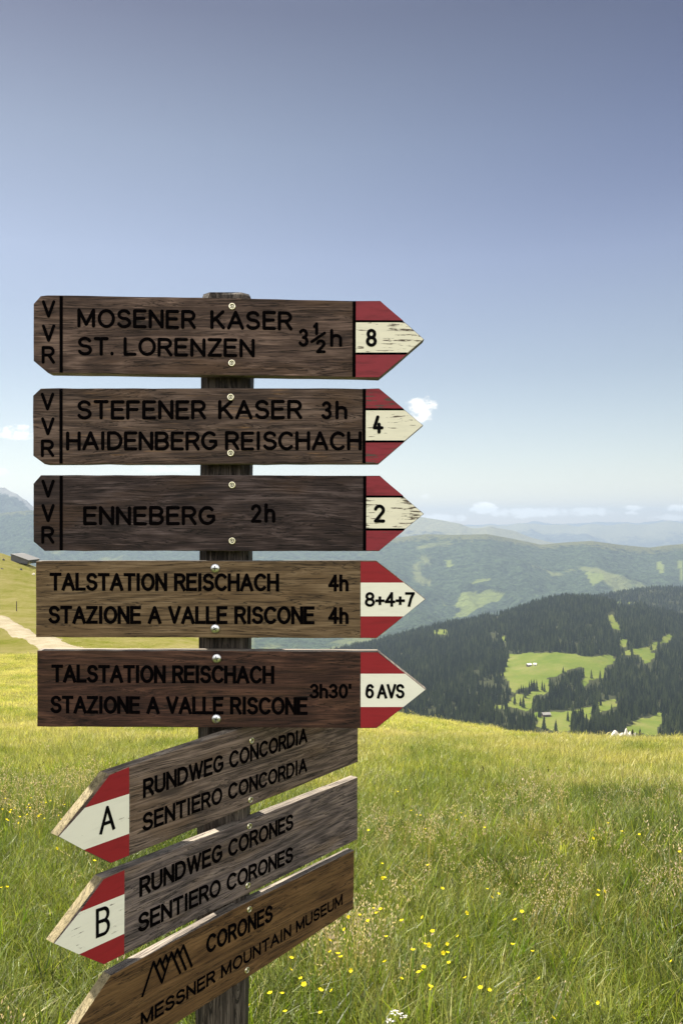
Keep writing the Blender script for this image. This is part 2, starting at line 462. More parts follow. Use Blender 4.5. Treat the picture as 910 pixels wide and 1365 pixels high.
SPRUCE = [spruce_mesh(k) for k in range(6)]

def scatter(name, P, rot, scl, idx, variants, label=None):
    """one stuff object: instances of the variant meshes on points"""
    col = bpy.data.collections.new(name + '_kinds')
    for i, me in enumerate(variants):
        o = bpy.data.objects.new('%s_kind' % name, me); col.objects.link(o)
    me = bpy.data.meshes.new(name); n = len(P)
    me.vertices.add(n); me.vertices.foreach_set('co', np.asarray(P, np.float32).reshape(-1))
    for nm, arr in (('rot', rot), ('scl', scl)):
        at = me.attributes.new(nm, 'FLOAT_VECTOR', 'POINT'); at.data.foreach_set('vector', np.asarray(arr, np.float32).reshape(-1))
    at = me.attributes.new('kindex', 'INT', 'POINT'); at.data.foreach_set('value', np.asarray(idx, np.int32))
    o = bpy.data.objects.new(name, me); COL.objects.link(o)
    ng = bpy.data.node_groups.new(name, 'GeometryNodeTree')
    ng.interface.new_socket('Geometry', in_out='INPUT', socket_type='NodeSocketGeometry')
    ng.interface.new_socket('Geometry', in_out='OUTPUT', socket_type='NodeSocketGeometry')
    N = ng.nodes; gi = N.new('NodeGroupInput'); go = N.new('NodeGroupOutput')
    ci = N.new('GeometryNodeCollectionInfo'); ci.inputs['Collection'].default_value = col
    ci.inputs['Separate Children'].default_value = True; ci.inputs['Reset Children'].default_value = True
    ip = N.new('GeometryNodeInstanceOnPoints'); ip.inputs['Pick Instance'].default_value = True
    def attr(nm, ty):
        a = N.new('GeometryNodeInputNamedAttribute'); a.data_type = ty; a.inputs['Name'].default_value = nm; return a.outputs['Attribute']
    L = ng.links.new
    L(gi.outputs[0], ip.inputs['Points']); L(ci.outputs[0], ip.inputs['Instance'])
    L(attr('kindex', 'INT'), ip.inputs['Instance Index']); L(attr('rot', 'FLOAT_VECTOR'), ip.inputs['Rotation'])
    L(attr('scl', 'FLOAT_VECTOR'), ip.inputs['Scale']); L(ip.outputs[0], go.inputs[0])
    md = o.modifiers.new('scatter', 'NODES'); md.node_group = ng
    return tag(o, label, None, None, 'stuff')

def plant_forest():
    X, Y, Z, H = [], [], [], []
    for (sil, y0, yc, r0, ya, yb, n, amin, amax, clr) in ((SIL1, 1100., 2400., 985., 980, 2440, 40000, -.25, .58, True),
                                                      (SIL2, 2450., 3300., 905., 2700, 3330, 11000, .1, .58, False)):
        y = np.sqrt(rng.uniform(ya ** 2, yb ** 2, n)); a = rng.uniform(amin, amax, n); x = a * y
        z = hill_z(x, y, sil, y0, yc, r0)
        h = rng.triangular(8, 18, 27, n) * (1 + .25 * fbm(x / 60, y / 60, 2))
        px, py = project(x, y, z); _, pt = project(x, y, z + h)
        _, pm = project(x, y, z + h * .45); pj = px + rng.normal(0, .8, n)
        keep = ~(clear_mask(pj, py) | clear_mask(pj, pt + 2) | clear_mask(pj, pm)) if clr else np.ones(n, bool)
        keep |= (rng.random(n) < .025) & ~inpoly(px, py, [(670, 868), (825, 868), (825, 890), (770, 892), (740, 905), (690, 915), (668, 905)])
        keep &= (px < 960) & (px > 330)
        # thin gaps
        keep &= (fbm(x / 45 + 3, y / 45, 3) > -.42)
        X.append(x[keep]); Y.append(y[keep]); Z.append(z[keep]); H.append(h[keep])
    # loners on the bright clearing
    for (px, py, hh) in ((750, 897, 13), (722, 920, 19), (725, 922, 17), (708, 920, 21), (711, 921, 23), (715, 921, 22), (705, 921, 19), (694, 923, 15), (697, 924, 16), (691, 925, 14), (773, 962, 26), (776, 963, 25), (770, 963, 24), (766, 962, 22), (781, 966, 18), (762, 963, 20), (792, 956, 24), (795, 958, 25)):
        d = ray(px, py); ys = np.linspace(950, 2400, 3000); hgt = CAMZ + d.z * ys - hill_z(d.x * ys, ys)
        k = int(np.argmax(hgt < 0)); y = ys[k]
        X.append([d.x * y]); Y.append([y]); Z.append([float(hill_z(d.x * y, y))]); H.append([hh])
    X, Y, Z, H = map(np.concatenate, (X, Y, Z, H))
    px, py = project(X, Y, Z); _, pt = project(X, Y, Z + H)
    # those that show largest in the photograph stand as individuals
    crest = np.interp(px, [480, 560, 700, 800, 830, 910], [945, 952, 962, 974, 984, 984])
    vis = (px > 575) & (px < 905) & (pt < crest - 6) & ((py < crest + 6) | (Y > 1100)) & ~inpoly(px, pt + 4, [(440, 860), (505, 866), (572, 919), (505, 975), (440, 980)])
    size = np.where(vis, H / Y, 0); top = np.argsort(-size)[:300]; rest = np.ones(len(X), bool); rest[top] = False
    for k in top:
        o = bpy.data.objects.new('spruce_tree', SPRUCE[int(rng.integers(6))]); COL.objects.link(o)
        o.location = (X[k], Y[k], Z[k]); o.rotation_euler = (0, 0, rng.uniform(0, 6.28)); hw = H[k] * rng.uniform(.85, 1.2)
        o.scale = (hw, hw, H[k])
        tag(o, 'dark spruce in the wooded valley just beyond the meadow edge', 'tree', 'spruces at the near edge of the forest')
    n = int(rest.sum()); hw = H[rest] * rng.uniform(.85, 1.2, n)
    scatter('spruce_forest', np.stack([X[rest], Y[rest], Z[rest]], -1), np.stack([np.zeros(n), np.zeros(n), rng.uniform(0, 6.28, n)], -1),
            np.stack([hw, hw, H[rest]], -1), rng.integers(0, 6, n), SPRUCE)
plant_forest()

# ------------------------------------------------------------------ mountains
def mountain_material(name, forest, meadow, alpine, rock=(.2, .19, .18), sc=.0011, thr=(.56, .66)):
    m, nt, out = new_mat(name); g = NT(nt)
    geo = g.n('ShaderNodeNewGeometry'); pos = geo.outputs['Position']
    cl = g.n('ShaderNodeAttribute'); cl.attribute_name = 'clearing'
    al = g.n('ShaderNodeAttribute'); al.attribute_name = 'alpine'
    rk = g.n('ShaderNodeAttribute'); rk.attribute_name = 'rock'
    n1 = g.noise(g.mapping(pos, (1, .5, 1.5)), sc, 7, .62, .6); n2 = g.noise(pos, sc * 14, 6, .7); n3 = g.noise(pos, sc * 60, 3, .7)
    fc = g.mix(g.smooth(g.math('ADD', g.math('MULTIPLY', n2, .6), g.math('MULTIPLY', n3, .4)), .35, .68), tuple(x * .25 for x in forest), tuple(x * 2.2 for x in forest))
    c = g.mix(g.smooth(n1, *thr), fc, meadow)
    av = g.math('ADD', al.outputs['Fac'], g.math('MULTIPLY', g.math('SUBTRACT', n2, .5), .9))
    c = g.mix(g.smooth(av, .45, .62), c, g.mix(g.smooth(n3, .4, .65), alpine, tuple(x * .6 for x in alpine)))
    c = g.mix(cl.outputs['Fac'], c, g.mix(n3, (.105, .145, .032), (.155, .17, .055)))
    rv = g.math('ADD', rk.outputs['Fac'], g.math('MULTIPLY', g.math('SUBTRACT', n2, .5), .8))
    c = g.mix(g.smooth(rv, .45, .6), c, rock)
    b = g.n('ShaderNodeBsdfDiffuse'); g.link(c, b.inputs[0])
    bp = g.n('ShaderNodeBump'); bp.inputs['Strength'].default_value = 1.0; bp.inputs['Distance'].default_value = 38
    g.link(n2, bp.inputs['Height']); g.link(bp.outputs[0], b.inputs['Normal']); g.link(b.outputs[0], out.inputs[0])
    return m

def mountain(name, sil, yf, yc, yb, rf, amp, wl, mat, cols=420, rows=150, amin=-.75, amax=.85, clears=(), alpine=(0, 0), rockw=0., jag=0., pw=.9, valley=.0):
    a = np.linspace(amin, amax, cols); px = CX + a * FPX; rc = np.interp(px, sil[:, 0], sil[:, 1])
    ts = np.concatenate([np.linspace(0, 1, rows), 1 + np.linspace(.03, 1, 24)])
    T = np.repeat(ts[:, None], cols, 1)
    Yc = yc * (1 + .07 * fbm(a * 5 + 3, a * 0 + 2.2, 3))[None, :] + 0 * T
    Y = np.where(T <= 1, yf + (Yc - yf) * np.minimum(T, 1), Yc + (yb - yc) * (T - 1))
    X = Y * a[None, :]
    tt = np.minimum(T, 1)
    r = rf + (rc[None, :] - rf) * tt ** pw
    z = CAMZ - (r - HOR) / FPX * np.minimum(Y, Yc)
    z = z - np.clip(T - 1, 0, None) * abs(yb - yc) * .35
    env = np.sin(np.clip(tt, 0, 1) * math.pi) ** .8
    rid = ridged(X / wl + 7, Y / (wl * 1.6) + 3, 5) - .62
    z = z + (rid * amp * 2.2 + fbm(X / wl * 3, Y / wl * 3, 4) * amp * .35) * env
    z = z + fbm(X / (yc * .012), X * 0 + 1.7, 4) * jag * yc / FPX * np.clip((tt - .75) * 4, 0, 1)
    qx, qy = project(X, Y, z)
    cl = np.zeros(X.shape, bool)
    for p in clears: cl |= inpoly(qx, qy, p)
    alp = np.clip((tt - alpine[0]) / max(alpine[1] - alpine[0], 1e-3), 0, 1) if alpine[1] else tt * 0
    rk = np.clip((tt - .8) / .2, 0, 1) * rockw
    me = grid_mesh(np.stack([X, Y, z], -1), name, {'clearing': cl.astype(float), 'alpine': alp, 'rock': rk})
    tag(link(name, me, [mat]), kind='structure')

Z1 = lambda pts: [(470 + x / 2.068, 660 + y / 2.068) for x, y in pts]
MIDCLEAR = [Z1([(285, 300), (300, 270), (320, 264), (350, 270), (375, 258), (390, 268), (415, 272), (405, 292), (375, 297), (350, 310), (310, 335), (275, 338), (300, 315), (280, 305)]),
            Z1([(325, 245), (345, 232), (380, 228), (378, 236), (350, 240)]), [(395, 846), (482, 846), (480, 858), (440, 862), (400, 870)],
            Z1([(640, 212), (690, 215), (690, 232), (660, 250)]), Z1([(838, 185), (850, 180), (858, 205), (850, 220), (840, 205)]), Z1([(895, 180), (905, 182), (908, 235), (902, 235)]), Z1([(255, 180), (272, 178), (275, 195), (262, 200)])]
M_MID = mountain_material('mountain_forest', (.030, .044, .022), (.115, .13, .050), (.10, .105, .038), sc=.0016, thr=(.56, .63))
M_BLUE = mountain_material('mountain_far', (.035, .045, .035), (.10, .11, .06), (.16, .16, .09), sc=.0006)
M_ROCK = mountain_material('mountain_rock', (.035, .045, .03), (.13, .15, .06), (.18, .19, .09), rock=(.20, .20, .19), sc=.0009)
MID = np.array([(-400, 726), (0, 728), (100, 726), (265, 724), (400, 722), (480, 720), (534, 716), (568, 712), (604, 713), (649, 712), (680, 717.5), (721, 726), (752, 723), (788, 721), (824, 726), (865, 730), (887, 727), (910, 725), (960, 722), (1300, 715)], float)
mountain('mountain_ridge', MID, 3900, 7400, 10500, 905, 125, 900, M_MID, clears=MIDCLEAR, alpine=(.89, 1.04), cols=560, rows=190)
PEAK = np.array([(-500, 690), (0, 712), (200, 730), (400, 725), (480, 712), (530, 692), (558, 688.5), (590, 694), (613, 698), (628, 704.5), (653, 702), (680, 706), (712, 718), (760, 728), (1300, 740)], float)
mountain('mountain_peak', PEAK, 9500, 12500, 15000, 800, 130, 1500, M_BLUE, alpine=(.6, 1.0), jag=1.2)
LEFT = np.array([(-500, 660), (-200, 640), (-60, 648), (0, 651), (8, 650), (15, 653.7), (22, 658), (29, 663), (36, 668), (44, 676), (60, 690), (120, 708), (240, 722), (420, 740), (1300, 790)], float)
mountain('mountain_peak', LEFT, 7600, 9000, 11500, 800, 120, 1400, M_ROCK, rockw=.75, jag=3.0, cols=520)
LEFT2 = np.array([(-500, 670), (-100, 678), (0, 684), (44, 680), (90, 700), (160, 716), (300, 738), (1300, 790)], float)
mountain('mountain_shoulder', LEFT2, 5600, 7600, 9000, 830, 60, 800, M_MID, alpine=(.85, 1.1), amax=.3)
FAR = np.array([(-600, 690), (0, 700), (480, 703), (600, 702), (671, 700), (698, 697), (725, 699.5), (752, 698), (770, 701.5), (784, 698), (811, 701), (833, 698), (860, 699.6), (892, 694.5), (910, 698), (960, 692), (1300, 696)], float)
mountain('mountain_range', FAR, 16000, 20500, 23000, 760, 330, 2400, M_BLUE, alpine=(.5, 1.0), jag=2.2)
FAR2 = np.array([(-600, 688), (600, 700), (690, 698), (712, 694.5), (735, 698), (800, 696), (850, 697), (880, 694), (940, 696), (1300, 692)], float)
mountain('mountain_range', FAR2, 25000, 28000, 30000, 740, 260, 2600, M_BLUE, jag=2.0)
vf = np.array([[(-26000, 400, -640), (26000, 400, -640)], [(-26000, 30000, -640), (26000, 30000, -640)]], float)
tag(link('valley_floor', grid_mesh(vf, 'valley_floor'), [M_MID]), kind='structure')

# ------------------------------------------------------------------ haze: one closed box of thin air
def build_haze():
    x0, x1, y0, y1, z0, z1 = -27000, 27000, -600, 30800, -642, 620
    V = [(x, y, z) for z in (z0, z1) for y in (y0, y1) for x in (x0, x1)]
    F = [(0, 2, 3, 1), (4, 5, 7, 6), (0, 1, 5, 4), (2, 6, 7, 3), (0, 4, 6, 2), (1, 3, 7, 5)]
    m, nt, out = new_mat('haze_air')
    v = nt.nodes.new('ShaderNodeVolumePrincipled'); v.inputs['Color'].default_value = (.34, .43, .57, 1)
    v.inputs['Density'].default_value = 7.6e-5; v.inputs['Anisotropy'].default_value = 0.2
    nt.links.new(v.outputs[0], out.inputs['Volume'])
    tag(link('haze', mesh_of(V, F, 'haze'), [m]), kind='stuff')
build_haze()

# ------------------------------------------------------------------ wood
def wood_mat(name, dark, mid, light, axis='X', seed=0., scratches=0., rough=.75, patch=.5, bumps=.5, lightpatch=None, warm=None, ringw=.17):
    m, nt, out = new_mat(name); g = NT(nt)
    tc = g.n('ShaderNodeTexCoord')
    sc = {'X': (1, 8, 8), 'Z': (8, 8, 1)}[axis]
    base = g.mapping(tc.outputs['Object'], sc, (seed, seed * .7, seed * 1.3))
    warp = g.noise(base, 2.2, 3, .5)
    wv = g.n('ShaderNodeVectorMath', operation='ADD')
    cb = g.n('ShaderNodeCombineXYZ'); k = g.math('MULTIPLY', g.math('SUBTRACT', warp, .5), .55)
    for i in ((1, 2) if axis == 'X' else (0, 1)): g.put(cb.inputs[i], k)
    g.link(base, wv.inputs[0]); g.link(cb.outputs[0], wv.inputs[1]); p = wv.outputs[0]
    rings = g.noise(g.mapping(p, (1.2, 3, 6) if axis == 'X' else (6, 6, 1.0)), 3.2, 5, .6)
    cath = g.noise(g.mapping(tc.outputs['Object'], (1.5, 6, 10) if axis == 'X' else (10, 10, 1.2), (seed * 1.9, seed, 0)), 1.0, 2, .45)
    ringl = g.math('ADD', g.math('MULTIPLY', g.math('SINE', g.math('ADD', g.math('MULTIPLY', cath, 95), g.math('MULTIPLY', rings, 9))), .5), .5)
    fine = g.noise(g.mapping(p, (1.6, 7, 7) if axis == 'X' else (7, 7, 1.2)), 6, 5, .72)
    blot = g.noise(g.mapping(tc.outputs['Object'], (5, 10, 14) if axis == 'X' else (10, 10, 4), (seed * 2, 0, seed)), 1.6, 5, .62)
    f = g.math('ADD', g.math('ADD', g.math('MULTIPLY', ringl, ringw), g.math('MULTIPLY', g.math('ADD', g.math('MULTIPLY', g.math('SUBTRACT', fine, .5), 1.7), .5), .60)), g.math('MULTIPLY', blot, patch))
    f = g.math('MULTIPLY', f, 1.0 / (.60 + ringw + patch))
    c = g.ramp(f, [(.34, dark), (.50, mid), (.66, light)])
    if warm:
        wb = g.noise(g.mapping(tc.outputs['Object'], (4, 9, 16) if axis == 'X' else (9, 9, 4), (seed * 4, 0, seed * 2)), 1.3, 4, .55)
        c = g.mix(g.math('MULTIPLY', g.smooth(wb, .50, .68), .6), c, g.mix(fine, tuple(x * .6 for x in warm), tuple(x * 1.5 for x in warm)))
    cr = g.noise(g.mapping(p, (.55, 3, 3.4) if axis == 'X' else (3.4, 3.4, .4)), 5.5, 4, .6)
    crack = g.math('MULTIPLY', g.smooth(g.math('ABSOLUTE', g.math('SUBTRACT', cr, .5)), .022, .004), .85)
    c = g.mix(crack, c, tuple(x * .25 for x in dark))
    vor = g.n('ShaderNodeTexVoronoi'); g.put(vor.inputs['Vector'], g.mapping(tc.outputs['Object'], (4.5, 2, 15) if axis == 'X' else (9, 9, 3), (seed * 1.1, 0, seed * .6))); vor.inputs['Scale'].default_value = 1.0
    vs = g.n('ShaderNodeSeparateColor'); g.link(vor.outputs['Color'], vs.inputs[0])
    knot = g.math('MULTIPLY', g.smooth(g.math('ADD', vor.outputs['Distance'], g.math('MULTIPLY', g.math('SUBTRACT', fine, .5), .10)), .16, .07), g.math('GREATER_THAN', vs.outputs[0], .66))
    c = g.mix(g.math('MULTIPLY', knot, .7), c, tuple(x * .7 for x in dark))
    if scratches:
        s1 = g.noise(g.mapping(tc.outputs['Object'], (7, 40, 150) if axis == 'X' else (150, 150, 7), (seed * 3, 0, 0)), 2.2, 3, .5)
        s2 = g.noise(tc.outputs['Object'], 7, 3, .6)
        s = g.math('MULTIPLY', g.smooth(s1, .58, .68), g.smooth(s2, .44, .58))
        c = g.mix(g.math('MULTIPLY', s, scratches), c, lightpatch or tuple(min(1, x * 2.8) for x in light))
    b = g.n('ShaderNodeBsdfPrincipled'); b.inputs['Roughness'].default_value = rough; b.inputs['Specular IOR Level'].default_value = .25
    g.link(c, b.inputs['Base Color'])
    bp = g.n('ShaderNodeBump'); bp.inputs['Strength'].default_value = bumps; bp.inputs['Distance'].default_value = .0015
    g.link(g.math('SUBTRACT', g.math('ADD', fine, g.math('MULTIPLY', ringl, .4)), crack), bp.inputs['Height'])
    g.link(bp.outputs[0], b.inputs['Normal']); g.link(b.outputs[0], out.inputs[0])
    return m

def paint_mat(name, col, wood, chips=.5, seed=0., dirt=.3):
    """old paint along the grain, flaked to the wood"""
    m, nt, out = new_mat(name); g = NT(nt); tc = g.n('ShaderNodeTexCoord')
    o = tc.outputs['Object']
    n1 = g.noise(g.mapping(o, (14, 20, 150), (seed, 0, seed)), 1.6, 5, .65)
    n2 = g.noise(g.mapping(o, (1, 1, 1), (seed * 2, 0, 0)), 18, 4, .6)
    dd = g.noise(g.mapping(o, (8, 10, 50), (seed * 5, 0, 0)), 2.5, 4, .6)
    c = g.mix(g.math('MULTIPLY', g.smooth(dd, .45, .75), dirt), col, tuple(x * .50 for x in col))
    chip = g.smooth(g.math('ADD', n1, g.math('MULTIPLY', g.math('SUBTRACT', n2, .5), .5)), .80 - .245 * chips, .83 - .245 * chips)
    c = g.mix(chip, c, wood)
    b = g.n('ShaderNodeBsdfPrincipled'); b.inputs['Roughness'].default_value = .6; b.inputs['Specular IOR Level'].default_value = .3
    g.link(c, b.inputs['Base Color'])
    bp = g.n('ShaderNodeBump'); bp.inputs['Strength'].default_value = .35; bp.inputs['Distance'].default_value = .0008
    g.link(g.math('SUBTRACT', n1, chip), bp.inputs['Height']); g.link(bp.outputs[0], b.inputs['Normal'])
    g.link(b.outputs[0], out.inputs[0])
    return m

WOODS = {
    1: wood_mat('weathered_brown', (0.0255, 0.0154, 0.0132), (0.0707, 0.0431, 0.0340), (0.1771, 0.1166, 0.0944), seed=1.3, scratches=.30, patch=.9, warm=(0.0779, 0.0418, 0.0227)),
    2: wood_mat('weathered_scratched', (0.0271, 0.0172, 0.0146), (0.0760, 0.0485, 0.0376), (0.1697, 0.1149, 0.0921), seed=4.1, scratches=.8, patch=.6, lightpatch=(0.2307, 0.1304, 0.0667), warm=(0.0814, 0.0450, 0.0243)),
    3: wood_mat('weathered_dark', (0.0122, 0.0077, 0.0083), (0.0367, 0.0232, 0.0218), (0.1057, 0.0754, 0.0728), seed=7.7, scratches=.2, patch=1.0, warm=(0.0501, 0.0261, 0.0146)),
    4: wood_mat('tan_brown', (0.0594, 0.0368, 0.0189), (0.1242, 0.0798, 0.0420), (0.1944, 0.1333, 0.0777), seed=9.2, scratches=.15, patch=.6, bumps=.3, warm=(0.1242, 0.0756, 0.0378)),
    5: wood_mat('stained_red_brown', (0.0134, 0.0056, 0.0042), (0.0443, 0.0195, 0.0130), (0.0979, 0.0465, 0.0302), seed=12.4, scratches=.10, patch=.7, bumps=.3, warm=(0.0566, 0.0279, 0.0146)),
    6: wood_mat('grey_brown', (0.0467, 0.0331, 0.0287), (0.1213, 0.0870, 0.0719), (0.2334, 0.1712, 0.1408), seed=15.1, scratches=.2, patch=.5, warm=(0.1323, 0.0828, 0.0517)),
    7: wood_mat('grey_weathered', (0.0459, 0.0360, 0.0358), (0.1192, 0.0925, 0.0895), (0.2294, 0.1767, 0.1551), seed=18.6, scratches=.2, patch=.5, warm=(0.1224, 0.0800, 0.0507)),
    8: wood_mat('orange_brown', (0.0435, 0.0212, 0.0090), (0.1040, 0.0541, 0.0213), (0.1633, 0.0905, 0.0381), seed=21.9, scratches=.1, patch=.5, bumps=.3, warm=(0.1149, 0.0635, 0.0246)),
}
M_RAW = wood_mat('raw_edge', (.13, .105, .055), (.20, .165, .090), (.27, .22, .13), seed=2.2, patch=.4)
M_EDGE = wood_mat('worn_shaded_edge', (.07, .058, .050), (.16, .135, .112), (.27, .23, .185), seed=5.2, patch=.4)  # wear, plus shade of the lower signs' top faces darkened into the colour
M_POST = wood_mat('post_wood', (.016, .012, .010), (.046, .036, .030), (.110, .090, .075), axis='Z', seed=3.4, scratches=.5, patch=.4, bumps=1.0)
M_POSTTOP = flat_mat('post_end_grain', (.2, .17, .13), .9, noise=.7, scale=60)
M_CARVE = flat_mat('carved_black', (.0015, .001, .0013), .9, spec=.02)
M_BLACK = flat_mat('black_paint', (.002, .002, .0025), .8, spec=.05)
M_BRASS = flat_mat('brass', (.95, .88, .66), .30, 1.0, noise=.5, scale=300)
M_STEEL = flat_mat('zinc_steel', (.66, .67, .68), .33, 1.0, noise=.5, scale=300)
M_DARKMETAL = flat_mat('screw_recess', (.03, .03, .03), .5, .6)
RED_OLD, WHITE_OLD = (.235, .022, .034), (.78, .74, .60)
RED_NEW, WHITE_NEW = (.26, .012, .018), (.80, .78, .68)
PAINT = {}
for k in range(1, 9):
    old = k <= 3
    PAINT[k] = (paint_mat('red_paint', RED_OLD if old else RED_NEW, (.08, .055, .045), {1: .45, 2: 1.05, 3: .6}.get(k, .0), k * 1.7, .85 if old else .35),
                paint_mat('white_paint', WHITE_OLD if old else WHITE_NEW, (.10, .075, .055), {1: .95, 2: .8, 3: 1.05, 5: .35, 6: .35, 7: .7}.get(k, .1), k * 2.9, .22 if old else .15))

# ------------------------------------------------------------------ stroke lettering
def arc(cx, cy, rx, ry, a0, a1, n=14):
    return [(cx + rx * math.cos(R(a0 + (a1 - a0) * i / n)), cy + ry * math.sin(R(a0 + (a1 - a0) * i / n))) for i in range(n + 1)]
def ell(cx, cy, rx, ry): return arc(cx, cy, rx, ry, 90, 450, 30)
GLY = {
    'A': (.72, [[(0, 0), (.36, 1), (.72, 0)], [(.13, .33), (.59, .33)]]),
    'B': (.60, [[(.34, .53), (0, .53), (0, 1)] + arc(.34, .765, .23, .235, 90, -90), [(.34, .53)] + arc(.34, .265, .26, .265, 90, -90) + [(0, 0), (0, .53)]]),
    'C': (.68, [arc(.37, .5, .37, .5, 46, 314, 24)]),
    'D': (.66, [[(.26, 0), (0, 0), (0, 1)] + arc(.26, .5, .40, .5, 90, -90, 20)]),
    'E': (.54, [[(.54, 1), (0, 1), (0, 0), (.54, 0)], [(0, .53), (.48, .53)]]),
    'F': (.54, [[(.54, 1), (0, 1), (0, 0)], [(0, .53), (.46, .53)]]),
    'G': (.70, [arc(.37, .5, .37, .5, 48, 322, 24) + [(.70, .22), (.70, .46), (.42, .46)]]),
    'H': (.62, [[(0, 0), (0, 1)], [(.62, 0), (.62, 1)], [(0, .52), (.62, .52)]]),
    'I': (.13, [[(.065, 0), (.065, 1)]]),
    'K': (.60, [[(0, 0), (0, 1)], [(.57, 1), (0, .38)], [(.19, .59), (.60, 0)]]),
    'L': (.50, [[(0, 1), (0, 0), (.50, 0)]]),
    'M': (.78, [[(0, 0), (0, 1), (.38, .10), (.76, 1), (.76, 0)]]),
    'N': (.62, [[(0, 0), (0, 1), (.62, 0), (.62, 1)]]),
    'O': (.74, [ell(.37, .5, .37, .5)]),
    'R': (.60, [[(0, 0), (0, 1)] + arc(.33, .745, .25, .255, 90, -90) + [(0, .49)], [(.32, .49), (.60, 0)]]),
    'S': (.58, [arc(.29, .755, .265, .245, 22, 270, 18) + arc(.29, .255, .29, .255, 90, -158, 18)]),
    'T': (.60, [[(0, 1), (.60, 1)], [(.30, 1), (.30, 0)]]),
    'U': (.62, [[(0, 1)] + arc(.31, .30, .31, .30, 180, 360, 16) + [(.62, 1)]]),
    'V': (.66, [[(0, 1), (.33, 0), (.66, 1)]]),
    'W': (.98, [[(0, 1), (.245, 0), (.49, 1), (.735, 0), (.98, 1)]]),
    'Z': (.58, [[(0, 1), (.58, 1), (0, 0), (.58, 0)]]),
    '.': (.0, [[(0, 0), (0, .035)]]),
    "'": (.0, [[(0, 1), (0, .80)]]),
    '+': (.50, [[(0, .40), (.50, .40)], [(.25, .15), (.25, .65)]]),
    '0': (.54, [ell(.27, .5, .27, .5)]),
    '1': (.26, [[(0, .72), (.26, 1), (.26, 0)]]),
    '2': (.55, [arc(.27, .73, .27, .27, 165, -28, 14) + [(0, 0), (.55, 0)]]),
    '3': (.54, [arc(.26, .755, .24, .245, 155, -90, 14), arc(.26, .26, .28, .26, 90, -155, 14)]),
    '4': (.58, [[(.42, 0), (.42, 1), (0, .30), (.58, .30)]]),
    'q': (.58, [[(.26, 1), (0, .28), (.58, .28)], [(.36, .52), (.36, 0)]]),
    '6': (.56, [ell(.28, .31, .28, .31), [(0, .33), (.01, .52), (.06, .76), (.15, .93), (.29, 1), (.42, .98), (.53, .86)]]),
    '7': (.52, [[(0, 1), (.52, 1), (.34, .58), (.20, 0)]]),
    '8': (.56, [ell(.28, .76, .235, .24), ell(.28, .26, .28, .26)]),
    'h': (.48, [[(0, 0), (0, 1)], [(0, .40)] + arc(.24, .42, .24, .25, 160, 0, 12) + [(.48, 0)]]),
}
def ribbon(V, F, pts, sw, y, rounded, ends=(True, True)):
    """flat mitred stroke in the local x-z plane at depth y"""
    P = [Vector(p) for p in pts]
    Q = [P[0]]
    for p in P[1:]:
        if (p - Q[-1]).length > 1e-6: Q.append(p)
    P = Q
    for i in range(1, len(P) - 1):
        if (P[i] - P[i - 1]).normalized().dot((P[i + 1] - P[i]).normalized()) < .35:
            ribbon(V, F, P[:i + 1], sw, y, rounded, (ends[0], False)); ribbon(V, F, P[i:], sw, y - .000012, rounded, (False, ends[1]))
            b0 = len(V); h = sw / 2
            if rounded or abs((P[i] - P[i - 1]).normalized().y * (P[i + 1] - P[i]).normalized().y) > .02:
                for q in range(12): V.append((P[i].x + math.cos(q * math.pi / 6) * h, y - .00002, P[i].y + math.sin(q * math.pi / 6) * h))
                F.append(tuple(range(b0, b0 + 12)))
            return
    closed = (P[0] - P[-1]).length < sw * .3 and len(P) > 8
    if closed: P = P[:-1]
    n = len(P); h = sw / 2; base = len(V); L = []
    for i in range(n):
        a = P[(i - 1) % n] if (closed or i) else None; c = P[(i + 1) % n] if (closed or i < n - 1) else None
        d0 = (P[i] - a).normalized() if a is not None else None; d1 = (c - P[i]).normalized() if c is not None else None
        if d0 is None: d0 = d1
        if d1 is None: d1 = d0
        n0 = Vector((-d0.y, d0.x)); n1 = Vector((-d1.y, d1.x)); mt = n0 + n1
        if mt.length < .2: mt = n0
        mt.normalize(); k = h / max(mt.dot(n0), .55)
        p = P[i]
        if not rounded and not closed and i in (0, n - 1):
            dd = d1 * -1 if i == 0 else d0
            if ends[0 if i == 0 else 1] or abs(dd.y) > .97 or abs(dd.x) > .97: p = p + dd * h * .98
        L.append((p + mt * k, p - mt * k, d0, d1))
    for l, r, *_ in L: V += [(l.x, y, l.y), (r.x, y, r.y)]
    for i in range(n if closed else n - 1):
        j = (i + 1) % n; F.append((base + 2 * i, base + 2 * i + 1, base + 2 * j + 1, base + 2 * j))
    if rounded and not closed:
        for i, s in ((0, -1), (n - 1, 1)):
            d = L[i][3] if s < 0 else L[i][2]; nn = Vector((-d.y, d.x)); c = P[i]; b0 = len(V)
            for q in range(9):
                an = math.pi * q / 8; o = nn * math.cos(an) * h + d * s * math.sin(an) * h
                V.append((c.x + o.x, y, c.y + o.y))
            F.append(tuple(range(b0, b0 + 9)))
